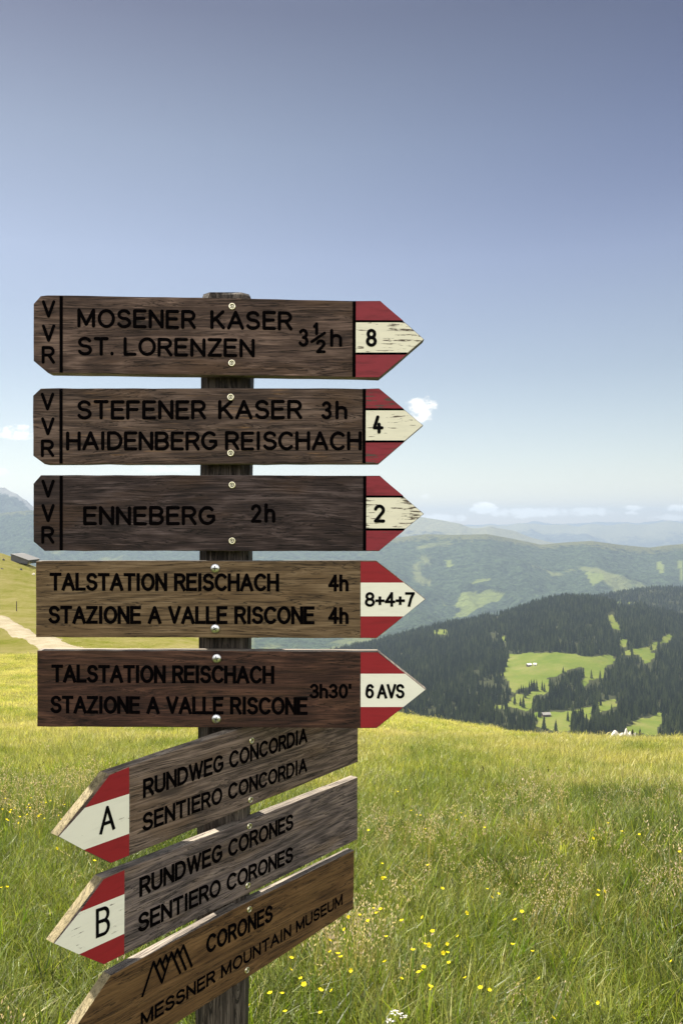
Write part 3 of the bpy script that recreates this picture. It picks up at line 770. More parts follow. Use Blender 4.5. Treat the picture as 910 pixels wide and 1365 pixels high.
def text_strokes(V, F, s, p0, p1, H, sw, rounded, gap=.27, space=.50, y=-.0006, jitter=0.):
    """p0 / p1: local (x, z) of the bottom-left and bottom-right of the inked run, H its inked height"""
    tot = 0; items = []; prev = False
    for ch in s:
        if ch == ' ': tot += space; prev = False if False else prev; continue
        if items: tot += gap
        wd, st = GLY[ch]; items.append((tot, st)); tot += wd
    p0 = Vector(p0); p1 = Vector(p1); d = p1 - p0; Wd = d.length; d.normalize()
    up = Vector((0, 1)); k = (Wd - sw) / max(tot, 1e-3) if tot else 0
    hh = H - sw; rr = random.Random(s)
    for q, (x, st) in enumerate(items):
        jx, jy = rr.uniform(-1, 1) * jitter * H, rr.uniform(-1, 1) * jitter * H
        for j, pl in enumerate(st):
            pts = [p0 + d * (sw / 2 + (x + a) * k + jx) + up * (sw / 2 + b * hh + jy) for a, b in pl]
            ribbon(V, F, pts, sw, y - .00003 * (j + 1) - .00001 * (q % 2), rounded)

# ------------------------------------------------------------------ signs
class Plane:
    def __init__(self, O, u):
        self.O = Vector(O); self.u = Vector(u).normalized(); self.v = Vector((0, 0, 1)); self.n = self.u.cross(self.v)   # towards the viewer
        self.C = Vector((0, 0, CAMZ))
    def at(self, px, py):
        d = ray(px, py); t = (self.O - self.C).dot(self.n) / d.dot(self.n); p = self.C + d * t - self.O
        return (p.dot(self.u), p.dot(self.v))
    def matrix(self):
        y = -self.n
        return Matrix(((self.u.x, y.x, 0, self.O.x), (self.u.y, y.y, 0, self.O.y), (self.u.z, y.z, 1, self.O.z), (0, 0, 0, 1)))

def board_mesh(poly, t, jit, seed, ends=False):
    """extruded outline with softened, slightly chipped edges"""
    r = random.Random(seed); pts = []
    n = len(poly)
    for i in range(n):
        a = Vector(poly[i]); b = Vector(poly[(i + 1) % n]); L = (b - a).length; k = max(1, int(L / .03))
        d = (b - a).normalized(); nn = Vector((-d.y, d.x))
        for q in range(k):
            p = a.lerp(b, q / k)
            if q: p += nn * r.gauss(0, jit)
            pts.append(p)
    area = sum(pts[i].x * pts[(i + 1) % len(pts)].y - pts[(i + 1) % len(pts)].x * pts[i].y for i in range(len(pts)))
    if area < 0: pts.reverse()
    bm = bmesh.new()
    f0 = [bm.verts.new((p.x, 0, p.y)) for p in pts]; f1 = [bm.verts.new((p.x, t, p.y)) for p in pts]
    fr = bm.faces.new(f0); bk = bm.faces.new(f1[::-1]); m = len(pts)
    for i in range(m):
        j = (i + 1) % m; bm.faces.new((f0[j], f0[i], f1[i], f1[j]))
    bm.normal_update()
    eds = [e for e in bm.edges if any(f in (fr, bk) for f in e.link_faces)]
    res = bmesh.ops.bevel(bm, geom=eds, offset=.0013, segments=2, affect='EDGES', profile=.6, clamp_overlap=True)
    for f in bm.faces:
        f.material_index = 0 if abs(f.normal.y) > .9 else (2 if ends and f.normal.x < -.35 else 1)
    bmesh.ops.triangulate(bm, faces=[f for f in bm.faces if len(f.verts) > 4])
    me = bpy.data.meshes.new('board'); bm.to_mesh(me); bm.free()
    return me

def screw_mesh(r, kind):
    """countersunk brass screw in its washer, or a domed steel head with a cross slot; axis along -y"""
    V, F, MI = [], [], []; N = 24
    if kind == 'brass':
        prof = [(1.0, .0, 0), (1.0, -.0008, 0), (.90, -.0016, 0), (.62, -.0013, 0), (.56, -.0002, 1), (.44, -.0002, 1), (.40, -.0008, 0), (.24, -.0008, 0), (.2, -.0003, 1), (0.0, -.0003, 1)]
    else:
        prof = [(1.0, .0, 0), (1.0, -.0010, 0), (.90, -.0022, 0), (.65, -.0032, 0), (.35, -.0038, 0), (0., -.004, 0)]
    for (q, y, mi) in prof:
        for s in range(N):
            an = s * 2 * math.pi / N; V.append((math.cos(an) * r * max(q, .01), y, math.sin(an) * r * max(q, .01)))
    for k in range(len(prof) - 1):
        for s in range(N):
            j = (s + 1) % N; F.append((k * N + s, k * N + j, (k + 1) * N + j, (k + 1) * N + s)); MI.append(prof[k + 1][2])
    if kind != 'brass':
        for an in (.5, .5 + math.pi / 2):
            c, s = math.cos(an), math.sin(an); b = len(V)
            for (a, bb) in ((-.5, -.09), (.5, -.09), (.5, .09), (-.5, .09)):
                V.append(((a * c - bb * s) * r, -.00425 - .0001 * (an > 1), (a * s + bb * c) * r))
            F.append((b, b + 1, b + 2, b + 3)); MI.append(1)
    me = mesh_of(V, F, 'screw'); me.materials.append(M_BRASS if kind == 'brass' else M_STEEL); me.materials.append(M_DARKMETAL)
    me.polygons.foreach_set('material_index', MI)
    for p in me.polygons: p.use_smooth = True
    return me

def sign(k, label, plane, outline, texts, red, white, lines=(), screws=(), kind='brass', edge=None, t=.026, marks=(), digit=(), jit=.00028, srad=4.6):
    root = bpy.data.objects.new('direction_sign', None); COL.objects.link(root)
    root.empty_display_size = .05; root.matrix_world = plane.matrix()
    tag(root, label, 'direction sign', 'wooden hiking signs on the post')
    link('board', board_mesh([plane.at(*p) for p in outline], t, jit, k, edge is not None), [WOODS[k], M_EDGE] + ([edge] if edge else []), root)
    rp, wp = PAINT[k]
    def sheet(name, poly, mat, y):
        q = [plane.at(*p) for p in poly]
        ar = sum(q[i][0] * q[(i + 1) % len(q)][1] - q[(i + 1) % len(q)][0] * q[i][1] for i in range(len(q)))
        if ar < 0: q = q[::-1]
        b = len(q); V = [(a, y, c) for a, c in q] + [(a, y + .0007, c) for a, c in q]
        F = [tuple(range(b))] + [(i, i + b, (i + 1) % b + b, (i + 1) % b) for i in range(b)]
        return link(name, mesh_of(V, F, name), [mat], root)
    for p in red: sheet('red_stripe', p, rp, -.0003)
    for p in white: sheet('white_stripe', p, wp, -.00045)
    for p in lines: sheet('black_line', p, M_CARVE, -.0006)
    def write(name, items, mat, y, rounded, swf):
        V, F = [], []
        for it in items:
            s, a, b, h = it[:4]; o = it[4] if len(it) > 4 else {}
            p0, p1 = plane.at(*a), plane.at(*b); H = abs(plane.at(a[0], a[1] - h)[1] - p0[1])
            text_strokes(V, F, s, p0, p1, H, H * o.get('sw', swf), rounded, gap=o.get('gap', .27), space=o.get('space', .30), y=y, jitter=.012 if rounded else .004)
        return link(name, mesh_of(V, F, name), [mat], root)
    rounded = k <= 3
    for line in texts: write('lettering', line, M_CARVE, -.0004, rounded, .175 if rounded else .185)
    for d in digit: write('route_number', d, M_BLACK, -.0011, rounded, .18)
    for mk in marks:
        V, F = [], []
        for i, pl in enumerate(mk): ribbon(V, F, [plane.at(*p) for p in pl], .0040, -.0008 - .00003 * i, False)
        link('mountain_emblem', mesh_of(V, F, 'mountain_emblem'), [M_CARVE], root)
    for (px, py) in screws:
        x, z = plane.at(px, py)
        r = srad * .0012
        o = link('screw', screw_mesh(r, kind), [], root); o.location = (x, -.0002, z); o.rotation_euler = (0, random.uniform(0, 3), 0)
    return root

Z0 = 1.29
FRONT = Plane((0, Z0, CAMZ), (1, 0, 0))
def vline(x0, y0, x1, y1, wd): return [(x0 - wd / 2, y0), (x0 + wd / 2, y0), (x1 + wd / 2, y1), (x1 - wd / 2, y1)]

def upper(k, label, outline, xl, xr, y0l, y1l, y0r, y1r, r1, r2, tip, sh0, sh1, texts, digit, screws):
    """dark carved sign: three letters left of a groove, painted arrow tip on the right"""
    (sx0, sy0), (sx1, sy1), (tx, ty) = sh0, sh1, tip
    def onedge(sx, sy, y): q = (y - sy) / (ty - sy); return sx + (tx - sx) * q
    xa, xb = onedge(sx0, sy0, r1), onedge(sx1, sy1, r2)
    red = [[(xr + 1, sy0 + .8), (sx0, sy0 + .8), (xa - 1, r1 - 1), (xr + 1, r1 - 1)], [(xr + 1, r2 + 1), (xb - 1, r2 + 1), (sx1, sy1 - .8), (xr + 1, sy1 - .8)]]
    white = [[(xr + 1, r1 + 1), (xa, r1 + 1), (tx - 1, ty), (xb, r2 - 1), (xr + 1, r2 - 1)]]
    lines = [vline(xl, y0l, xl, y1l, 4.2), vline(xr, y0r, xr - .3, y1r, 4.2),
             [(xr + 2.2, r1 - 1.7), (xa - 2, r1 - 1.4), (xa, r1 + 1.3), (xr + 2.2, r1 + 1.3)], [(xr + 2.2, r2 - 1.4), (xb, r2 - 1.4), (xb - 2, r2 + 1.5), (xr + 2.2, r2 + 1.6)]]
    return sign(k, label, FRONT, outline, texts, red, white, lines, screws, 'brass', digit=digit)

upper(1, 'dark brown carved sign reading MOSENER KASER ST. LORENZEN with route 8, topmost on the post',
      [(45, 405), (54.5, 394.5), (63, 393.5), (270, 396.5), (470, 401), (506.7, 400.8), (565, 452.2), (505, 503.6), (472, 502.6), (300, 500), (64, 497), (45, 481)],
      82, 472, 394.5, 496.6, 401.4, 502.4, 428.5, 471.3, (565, 452.2), (506.7, 400.8), (505, 503.6),
      [[('MOSENER KASER', (103.5, 436.6), (390, 440.6), 25.5, {'space': .66})], [('ST. LORENZEN', (103.5, 473.6), (339.5, 476.6), 25, {'space': .40, 'gap': .26})],
       [('3', (397.5, 462), (411, 462.3), 24), ('1', (417, 446.5), (424, 446.5), 17, {'sw': .24}), ('2', (421, 471), (434, 471), 18.5, {'sw': .22}), ('h', (440, 462.6), (456, 462.8), 24)],
       [('V', (56, 423.8), (74, 423.8), 23.5), ('V', (56, 456), (74, 456), 23.5), ('R', (56, 485), (74, 485), 23.8)]],
      [[('8', (487.6, 462.6), (502.2, 462.6), 24)]], [(309.5, 408.5), (309, 484)])
# the fraction stroke of the half
def extra_stroke(a, b, wd, plane, parent, y=-.0008):
    V, F = [], []; ribbon(V, F, [plane.at(*a), plane.at(*b)], wd, y, True)
    link('lettering', mesh_of(V, F, 'lettering'), [M_CARVE], parent)
S1 = [o for o in COL.objects if o.name.startswith('direction_sign')][0]
extra_stroke((415.5, 455.5), (432.5, 444), .0046, FRONT, S1)
upper(2, 'scratched brown carved sign reading STEFENER KASER HAIDENBERG REISCHACH with route 4',
      [(44.3, 527.4), (54.5, 517.8), (280, 517.4), (505, 517.5), (563.8, 567), (504.4, 618), (300, 618.3), (59.7, 618.7), (44.5, 607.5)],
      81.8, 485.3, 518.4, 618.0, 518.2, 617.6, 545.8, 588.4, (563.8, 567), (505, 517.5), (504.4, 618),
      [[('STEFENER KASER', (103, 559.4), (402.6, 559), 26, {'space': .52})], [('3', (428, 559.2), (442, 559.2), 24.4), ('h', (447, 559.2), (463, 559.2), 25)],
       [('HAIDENBERG REISCHACH', (88.2, 600.6), (482, 600.4), 25.6, {'space': .34, 'gap': .25})],
       [('V', (54.5, 547.2), (72.6, 547.2), 23.6), ('V', (55, 580.4), (73, 580.4), 24), ('R', (55, 609.4), (73, 609.4), 23.6)]],
      [[('q', (496.6, 578), (511, 578), 24.4)]], [(307.6, 529.5), (307.6, 604)])
upper(3, 'very dark carved sign reading ENNEBERG 2h with route 2',
      [(44.8, 644.7), (54.7, 633.4), (280, 633.6), (506, 634), (564.8, 685), (505, 734.7), (300, 734.6), (59.7, 734.4), (45, 722)],
      82, 486, 634.2, 733.8, 634.8, 734.0, 662, 705.7, (564.8, 685), (506, 634), (505, 734.7),
      [[('ENNEBERG', (111, 700.2), (287.4, 700.2), 25.6)], [('2', (334.4, 697), (348.6, 697), 25), ('h', (352.6, 697), (367.2, 697), 26)],
       [('V', (55.4, 663.6), (73.2, 663.6), 24), ('V', (55.4, 696.2), (73.2, 696.2), 24.2), ('R', (55.6, 724.8), (73.2, 724.8), 23.6)]],
      [[('2', (498, 696.8), (513, 696.8), 24.2)]], [(309.5, 646.5), (309.5, 721)])

def middle(k, label, outline, xd, w0, w1, sh0, tip, sh1, texts, digit, screws):
    def onedge(s, y): q = (y - s[1]) / (tip[1] - s[1]); return s[0] + (tip[0] - s[0]) * q
    xa, xb = onedge(sh0, w0), onedge(sh1, w1)
    red = [[(xd, sh0[1] + .8), (sh0[0] - .4, sh0[1] + .8), (xa - .8, w0), (xd, w0)], [(xd, w1), (xb - .8, w1), (sh1[0] - .4, sh1[1] - .8), (xd, sh1[1] - .8)]]
    white = [[(xd, w0), (xa - .8, w0), (tip[0] - 1.2, tip[1]), (xb - .8, w1), (xd, w1)]]
    return sign(k, label, FRONT, outline, texts, red, white, (), screws, 'steel', digit=digit, jit=.0002, srad=6.2)
middle(4, 'tan brown sign reading TALSTATION REISCHACH with routes 8+4+7 on its tip',
       [(48.2, 748), (280, 747.8), (501.8, 747.8), (567, 798.7), (501.8, 850.8), (280, 850), (48.2, 849.4)], 480.4, 776.6, 821.5, (501.8, 747.8), (567, 798.7), (501.8, 850.8),
       [[('TALSTATION REISCHACH', (66.5, 787.4), (372, 788.4), 24, {'space': .46, 'gap': .25})], [('4h', (437.3, 788.2), (464.4, 788.2), 22.4)],
        [('STAZIONE A VALLE RISCONE', (65, 831.4), (419.2, 832.2), 24, {'space': .46, 'gap': .25})], [('4h', (437.3, 831.8), (464.4, 831.8), 22.6)]],
       [[('8+4+7', (486, 808.8), (552.4, 808.8), 19.6, {'gap': .22})]], [(287, 757.5), (287, 838)])
middle(5, 'dark red-brown sign reading TALSTATION REISCHACH with 6 AVS on its tip',
       [(49.8, 867), (280, 867.5), (503.4, 868.8), (567.6, 919.4), (501.8, 970.7), (280, 969.6), (49.8, 968.6)], 480.4, 898, 942.3, (503.4, 868.8), (567.6, 919.4), (501.8, 970.7),
       [[('TALSTATION REISCHACH', (69, 909.8), (365.6, 911.4), 24, {'space': .46, 'gap': .25})],
        [('STAZIONE A VALLE RISCONE', (67.6, 950.8), (410, 953), 23.6, {'space': .46, 'gap': .25})],
        [("3h30'", (412.6, 931), (468, 931), 19.6)]],
       [[('6 AVS', (486.8, 931), (538.8, 931), 19.4, {'gap': .2, 'space': .34})]], [(289, 877.5), (288.5, 958)])

# the three lower signs are turned towards the other valley
PX = -.196; PY = Z0 + .026 + .0405              # post axis
LT = .018
def lower_plane(yaw, ax, depth=.042):
    u = Vector((math.sin(yaw), math.cos(yaw), 0)); n = u.cross(Vector((0, 0, 1)))
    c = Vector((ax, PY, 0)) + n * (depth + LT)
    return Plane((c.x, c.y, CAMZ), u)
def lower(k, label, plane, outline, red, white, texts, digit, screws, marks=()):
    return sign(k, label, plane, outline, texts, red, white, (), screws, 'brass', edge=M_RAW, digit=digit, jit=.00025, t=LT, srad=4.2, marks=marks)
LP6 = lower_plane(R(39), -.198); LP7 = lower_plane(R(39), -.2); LP8 = lower_plane(R(40), -.2)
lower(6, 'grey-brown left-pointing sign reading RUNDWEG CONCORDIA with letter A on its tip', LP6,
      [(77.5, 1114.5), (143.5, 1031), (310, 974.6), (477, 918), (477, 1015.5), (310, 1084), (148, 1151)],
      [[(172.3, 1022.4), (172.3, 1058), (113.5, 1076.8), (146, 1033.5)], [(172.3, 1111), (172.3, 1140), (148.4, 1150), (112, 1132.8)]],
      [[(172.3, 1058), (172.3, 1111), (112, 1132.8), (79, 1115), (113.5, 1076.8)]],
      [[('RUNDWEG CONCORDIA', (190.6, 1064.2), (409.4, 989.4), 25.4, {'space': .46, 'gap': .25})], [('SENTIERO CONCORDIA', (190, 1109.4), (409, 1028.6), 24.6, {'space': .46, 'gap': .25})]],
      [[('A', (132.4, 1112.8), (153.2, 1105), 35.5, {'sw': .13})]], [(335, 987), (333.5, 1066)])
lower(7, 'grey left-pointing sign reading RUNDWEG CORONES with letter B on its tip', LP7,
      [(71.5, 1257.5), (136.5, 1170.5), (300, 1106), (476.5, 1036), (476.5, 1118.5), (310, 1201.5), (138.5, 1286)],
      [[(166, 1160), (166, 1191.7), (107, 1215.4), (138.5, 1172)], [(165.7, 1244.4), (165.7, 1271.5), (138.8, 1285), (105.5, 1272)]],
      [[(166, 1191.7), (165.7, 1244.4), (105.5, 1272), (73, 1257.6), (107, 1215.4)]],
      [[('RUNDWEG CORONES', (185.8, 1196.2), (390.8, 1105), 26, {'space': .46, 'gap': .25})], [('SENTIERO CORONES', (184, 1244.2), (390.4, 1148.2), 25.4, {'space': .44, 'gap': .24})]],
      [[('B', (127.6, 1250.6), (146.4, 1243.6), 39, {'sw': .12})]], [(332, 1101), (330, 1180)])
LG = lambda pts: [(180 + x / 10.11, 1240 + y / 10.11) for x, y in pts]
lower(8, 'orange-brown sign reading CORONES MESSNER MOUNTAIN MUSEUM with zigzag peaks, lowest on the post', LP8,
      [(60, 1423), (104, 1365), (148, 1300.5), (310, 1212.5), (472, 1133.5), (471, 1211.5), (330, 1303), (234, 1365), (120, 1438)],
      [], [],
      [[('CORONES', (274.8, 1272.4), (363.4, 1227.4), 24.6, {'gap': .27})], [('MESSNER MOUNTAIN MUSEUM', (187.6, 1370), (456.4, 1205.8), 19.6, {'space': .42, 'gap': .25})]],
      [], [(332, 1212), (329, 1293)],
      marks=[[LG([(100, 880), (248, 425), (360, 700), (488, 300), (605, 570)]), LG([(290, 490), (333, 385), (400, 550)]), LG([(370, 450), (413, 338), (440, 410)]),
              LG([(530, 370), (568, 255), (680, 525)]), LG([(605, 315), (648, 205), (760, 480)])]])

# ------------------------------------------------------------------ the post
def build_post():
    h, c = .0405, .013
    prof = [(-h + c, -h), (h - c, -h), (h, -h + c), (h, h - c), (h - c, h), (-h + c, h), (-h, h - c), (-h, -h + c)]
    zt = CAMZ + (HOR - 392.0) / FPX * (PY - .02); zb = float(ground_z(PX, PY)) - .25
    lv = list(np.linspace(zb, zt - .012, 46)) + [zt - .006, zt - .002, zt]
    V, F = [], []; r = random.Random(5); n = len(prof)
    for i, z in enumerate(lv):
        top = max(0, i - 45); q = 1 - [0, .03, .08, .30][min(top, 3)]
        lean = (z - 1.2) * .0085
        for (x, y) in prof:
            jx, jy = r.gauss(0, .0004), r.gauss(0, .0004)
            V.append((PX + lean + x * q + jx, PY + y * q + jy, z))
    for i in range(len(lv) - 1):
        for s in range(n):
            j = (s + 1) % n; F.append((i * n + s, i * n + j, (i + 1) * n + j, (i + 1) * n + s))
    F.append(tuple((len(lv) - 1) * n + s for s in range(n)))
    me = mesh_of([(x - PX, y - PY, z - zb) for x, y, z in V], F, 'signpost')
    o = link('signpost', me, [M_POST, M_POSTTOP]); o.location = (PX, PY, zb)
    me.polygons[len(me.polygons) - 1].material_index = 1
    tag(o, 'weathered square wooden post with chamfered edges carrying all the hiking signs', 'post')
build_post()

# ------------------------------------------------------------------ grass
G_STOPS = [(.28, (.018, .046, .003)), (.40, (.048, .088, .006)), (.50, (.095, .140, .010)), (.62, (.180, .200, .034)), (.76, (.29, .265, .098))]
M_GRASS = leafy('grass_blade', G_STOPS, .5, .35, .02, (4.5, 20, .23))
M_FINE = leafy('fine_grass', [(.28, (.028, .055, .004)), (.46, (.090, .128, .012)), (.62, (.190, .200, .046)), (.8, (.33, .295, .125))], .5, .5, .015, (4.5, 20, .23))
M_STRAW = leafy('straw', [(.2, (.20, .15, .07)), (.6, (.33, .26, .14)), (.9, (.42, .34, .2))], .35, 1.0, 0.)
M_SEED = leafy('seed_head', [(.2, (.42, .31, .22)), (.6, (.58, .46, .34)), (.9, (.68, .57, .43))], .4, 1.0, 0.)
M_DARKSTEM = leafy('dark_stem', [(.2, (.04, .04, .02)), (.8, (.09, .075, .04))], .2, 1.0, 0.)
M_BROAD = leafy('broad_leaf', [(.2, (.085, .15, .012)), (.8, (.16, .23, .025))], .5, 1.0, .0)

def blade(V, F, H, base, ang, L, wd, bend, seg=3, hue=0., twist=0.):
    x, y = base; dxy = Vector((math.cos(ang), math.sin(ang))); sd = Vector((-math.sin(ang + twist), math.cos(ang + twist)))
    b0 = len(V); th = math.pi / 2 - bend * .15; px, pz = 0., -.02
    for i in range(seg + 1):
        q = i / seg; wv = wd * (1 - q ** 1.6) * .5 + .0003
        cx, cy = x + dxy.x * px, y + dxy.y * px
        if i == seg: V.append((cx, cy, pz)); H.append(hue)
        else:
            V.append((cx - sd.x * wv, cy - sd.y * wv, pz)); V.append((cx + sd.x * wv, cy + sd.y * wv, pz)); H += [hue, hue]
        th -= bend / seg; px += math.cos(th) * L / seg; pz += math.sin(th) * L / seg
    for i in range(seg - 1):
        k = b0 + 2 * i; F.append((k, k + 1, k + 3, k + 2))
    k = b0 + 2 * (seg - 1); F.append((k, k + 1, k + 2))
def finish(V, F, H, mats, MI=None, name='grass_clump', val=None):
    me = mesh_of(V, F, name)
    for m in mats: me.materials.append(m)
    if MI: me.polygons.foreach_set('material_index', MI)
    a = me.attributes.new('hue', 'FLOAT', 'POINT'); a.data.foreach_set('value', np.asarray(H, np.float32))
    hv = np.asarray(H)
    a = me.attributes.new('val', 'FLOAT', 'POINT'); a.data.foreach_set('value', (val[0] + (val[1] - val[0]) * ((hv * 9973.13) % 1.0) ** 1.3 if val else np.ones(len(hv))).astype(np.float32))
    return me
def clump(seed, n, rad, hmin, hmax, wd, mat, bend=(.2, 1.2), seg=3, dead=.05, val=(.45, 1.85)):
    r = random.Random(seed); V, F, H = [], [], []; lean = r.uniform(0, 6.28)
    for _ in range(n):
        an = r.uniform(0, 6.28); d = rad * math.sqrt(r.random())
        blade(V, F, H, (math.cos(an) * d, math.sin(an) * d), r.gauss(lean, 1.5), r.uniform(hmin, hmax), wd * r.uniform(.6, 1.3), r.uniform(*bend), seg,
              r.uniform(.6, 1.) if r.random() < dead else r.random() * .25, r.uniform(-.6, .6))
    return finish(V, F, H, [mat], val=val)
def stalk(seed, hmin=.30, hmax=.52, kind='panicle'):
    """flowering grass: thin culm with a nodding panicle of spikelets"""
    r = random.Random(seed); V, F, H, MI = [], [], [], []
    for q in range(r.randint(2, 5)):
        bx, by = r.gauss(0, .05), r.gauss(0, .05); L = r.uniform(hmin, hmax); an = r.uniform(0, 6.28); bend = r.uniform(.1, .5)
        n0 = len(F); blade(V, F, H, (bx, by), an, L, .0026, bend, 5, .6); MI += [1 if kind == 'panicle' else 2] * (len(F) - n0)
        ex, ey = math.cos(an), math.sin(an)
        pts = []; th = math.pi / 2 - bend * .15; px, pz = 0, -.02
        for i in range(6): pts.append((bx + ex * px, by + ey * px, pz)); th -= bend / 5; px += math.cos(th) * L / 5; pz += math.sin(th) * L / 5
        tip = Vector(pts[-1]); down = (Vector(pts[-2]) - tip).normalized(); plen = r.uniform(.06, .12) if kind == 'panicle' else r.uniform(.03, .06)
        m = r.randint(14, 24) if kind == 'panicle' else 12
        for i in range(m):
            t = i / m; spread = (.004 + .020 * math.sin(math.pi * min(1, t * .9 + .1))) if kind == 'panicle' else .003
            c = tip + down * plen * t + Vector((r.gauss(0, spread), r.gauss(0, spread), r.gauss(0, spread * .5)))
            s = r.uniform(.0028, .0058); d1 = Vector((r.gauss(0, .4), r.gauss(0, .4), 1)).normalized() * s * 1.5; d2 = Vector((r.gauss(0, 1), r.gauss(0, 1), 0)).normalized() * s * .55
            b = len(V); V += [tuple(c - d1), tuple(c + d2), tuple(c + d1), tuple(c - d2)]; H += [0] * 4; F.append((b, b + 1, b + 2, b + 3)); MI.append(0 if kind == 'panicle' else 2)
    return finish(V, F, H, [M_SEED, M_STRAW, M_DARKSTEM], MI, 'seed_stalk')

NEAR = [clump(100 + k, 52, .075, .07, .22, .0044, M_GRASS) for k in range(5)] + [clump(120 + k, 72, .08, .09, .26, .0025, M_FINE, (.3, 1.5)) for k in range(4)] + [clump(140, 26, .07, .12, .26, .0085, M_GRASS, (.3, 1.1), 4)]
MIDC = [clump(200 + k, 70, .16, .09, .22, .0065, M_GRASS, (.2, 1.1), 2, val=(.70, 2.0)) for k in range(4)] + [clump(220 + k, 70, .17, .09, .24, .005, M_FINE, (.3, 1.3), 2, val=(.70, 2.0)) for k in range(4)]
FARC = [clump(300 + k, 80, .40, .06, .16, .012, M_GRASS, (.2, 1.2), 2, val=(1.1, 1.95)) for k in range(3)] + [clump(320 + k, 80, .42, .06, .17, .010, M_FINE, (.2, 1.4), 2, val=(1.1, 1.95)) for k in range(4)]
STALKS = [stalk(400 + k) for k in range(6)] + [stalk(450 + k, .28, .5, 'dark') for k in range(3)]

def fan_points(n, y0, y1, a=.56):
    y = np.sqrt(rng.uniform(y0 ** 2, y1 ** 2, n)); x = rng.uniform(-a, a, n) * y
    return x, y
def sow(name, x, y, variants, s0, s1, tilt=.18, idx=None, hs=None):
    n = len(x); z = ground_z(x, y)
    k = rng.integers(0, len(variants), n) if idx is None else idx
    s = rng.uniform(s0, s1, n) * (1 + .35 * fbm(x / 1.1 + 60, y / 1.1, 3)) * (1 if hs is None else hs)
    return scatter(name, np.stack([x, y, z], -1), np.stack([rng.normal(0, tilt, n), rng.normal(0, tilt, n), rng.uniform(0, 6.28, n)], -1),
                   np.stack([s * rng.uniform(.9, 1.2, n), s * rng.uniform(.9, 1.2, n), s], -1), k, variants)
def pick(x, y, na, nb):
    """species patches: blade grass or fine grass"""
    f = fbm(x / 1.7 + 20, y / 1.7 + 8, 3) + rng.normal(0, .25, len(x))
    return np.where(f > 0, rng.integers(0, na, len(x)), na + rng.integers(0, nb, len(x)))
x, y = fan_points(22000, 1.0, 10, .60); keep = rng.random(len(x)) > np.clip((y - 5) / 5, 0, 1); x, y = x[keep], y[keep]; sow('meadow_grass', x, y, NEAR, .7, 1.15, idx=pick(x, y, 5, 5))
x, y = fan_points(27000, 4.5, 26, .55); keep = (rng.random(len(x)) > np.clip((y - 15) / 11, 0, 1)) & (rng.random(len(x)) < np.clip((y - 4.5) / 5, 0, 1)); x, y = x[keep], y[keep]; sow('meadow_grass', x, y, MIDC, .75, 1.15, idx=pick(x, y, 4, 4))
x, y = fan_points(17000, 13, 62, .55); keep = rng.random(len(x)) < np.clip((y - 13) / 10, .1, 1); x, y = x[keep], y[keep]; sow('meadow_grass', x, y, FARC, .7, 1.1, idx=pick(x, y, 3, 4))
y = 1.8 + 6.5 * rng.random(1500) ** 1.8; x = rng.uniform(-.56, .56, 1500) * y; keep = fbm(x / .6 + 3, y / .6 + 70, 3) > .12; x, y = x[keep], y[keep]
sow('seed_grass', x, y, STALKS, .65, 1.05, .12, idx=np.where(rng.random(len(x)) < .84, rng.integers(0, 6, len(x)), 6 + rng.integers(0, 3, len(x))))

# ------------------------------------------------------------------ flowers and single plants
def petal_mat():
    m, nt, out = new_mat('yellow_petal'); g = NT(nt)
    d = g.n('ShaderNodeBsdfDiffuse'); t = g.n('ShaderNodeBsdfTranslucent'); mx = g.n('ShaderNodeMixShader'); mx.inputs[0].default_value = .35
    for s in (d, t): s.inputs[0].default_value = (.80, .66, .03, 1)
    g.link(d.outputs[0], mx.inputs[1]); g.link(t.outputs[0], mx.inputs[2]); g.link(mx.outputs[0], out.inputs[0]); return m
M_PETAL = petal_mat(); M_WHITEPETAL = flat_mat('white_petal', (.42, .40, .38), .9)
def stem_mesh(seed, L):
    V, F, H = [], [], []; r = random.Random(seed)
    an = r.uniform(0, 6.28); b = r.uniform(.05, .25)
    blade(V, F, H, (0, 0), an, L, .003, b, 4, .1); blade(V, F, H, (0.001, 0), an + .1, L, .003, b, 4, .1, 1.57)
    for k in range(4): blade(V, F, H, (0, 0), r.uniform(0, 6.28), r.uniform(.06, .13), .012, r.uniform(.6, 1.3), 3, .0)
    th = math.pi / 2 - b * .15; px, pz = 0, -.02
    for i in range(4): th -= b / 4; px += math.cos(th) * L / 4; pz += math.sin(th) * L / 4
    return finish(V, F, H, [M_BROAD], None, 'buttercup'), (px * math.cos(an), px * math.sin(an), pz)
def bloom_mesh(seed, rad=.0065):
    V, F = [], []; r = random.Random(seed); tilt = r.uniform(.2, .9)
    for k in range(5):
        an = k * 2 * math.pi / 5; b = len(V)
        for (q, wv, zz) in ((.08, .12, 0), (.5, .42, .18), (.85, .46, .42), (1.05, .2, .55)):
            for s in (-1, 1): V.append((rad * (math.cos(an) * q - math.sin(an) * wv * s), rad * (math.sin(an) * q + math.cos(an) * wv * s), rad * zz))
        for i in range(3): F.append((b + 2 * i, b + 2 * i + 1, b + 2 * i + 3, b + 2 * i + 2))
    b = len(V)
    for k in range(8): V.append((rad * .25 * math.cos(k * .785), rad * .25 * math.sin(k * .785), rad * .3))
    F.append(tuple(range(b, b + 8)))
    M = Matrix.Rotation(tilt, 3, 'X')
    me = mesh_of([tuple(M @ Vector(v)) for v in V], F, 'blossom'); me.materials.append(M_PETAL); return me
FLOW = []
for k in range(5):
    st, tip = stem_mesh(500 + k, .20 + .035 * k); FLOW.append((st, tip, bloom_mesh(520 + k)))
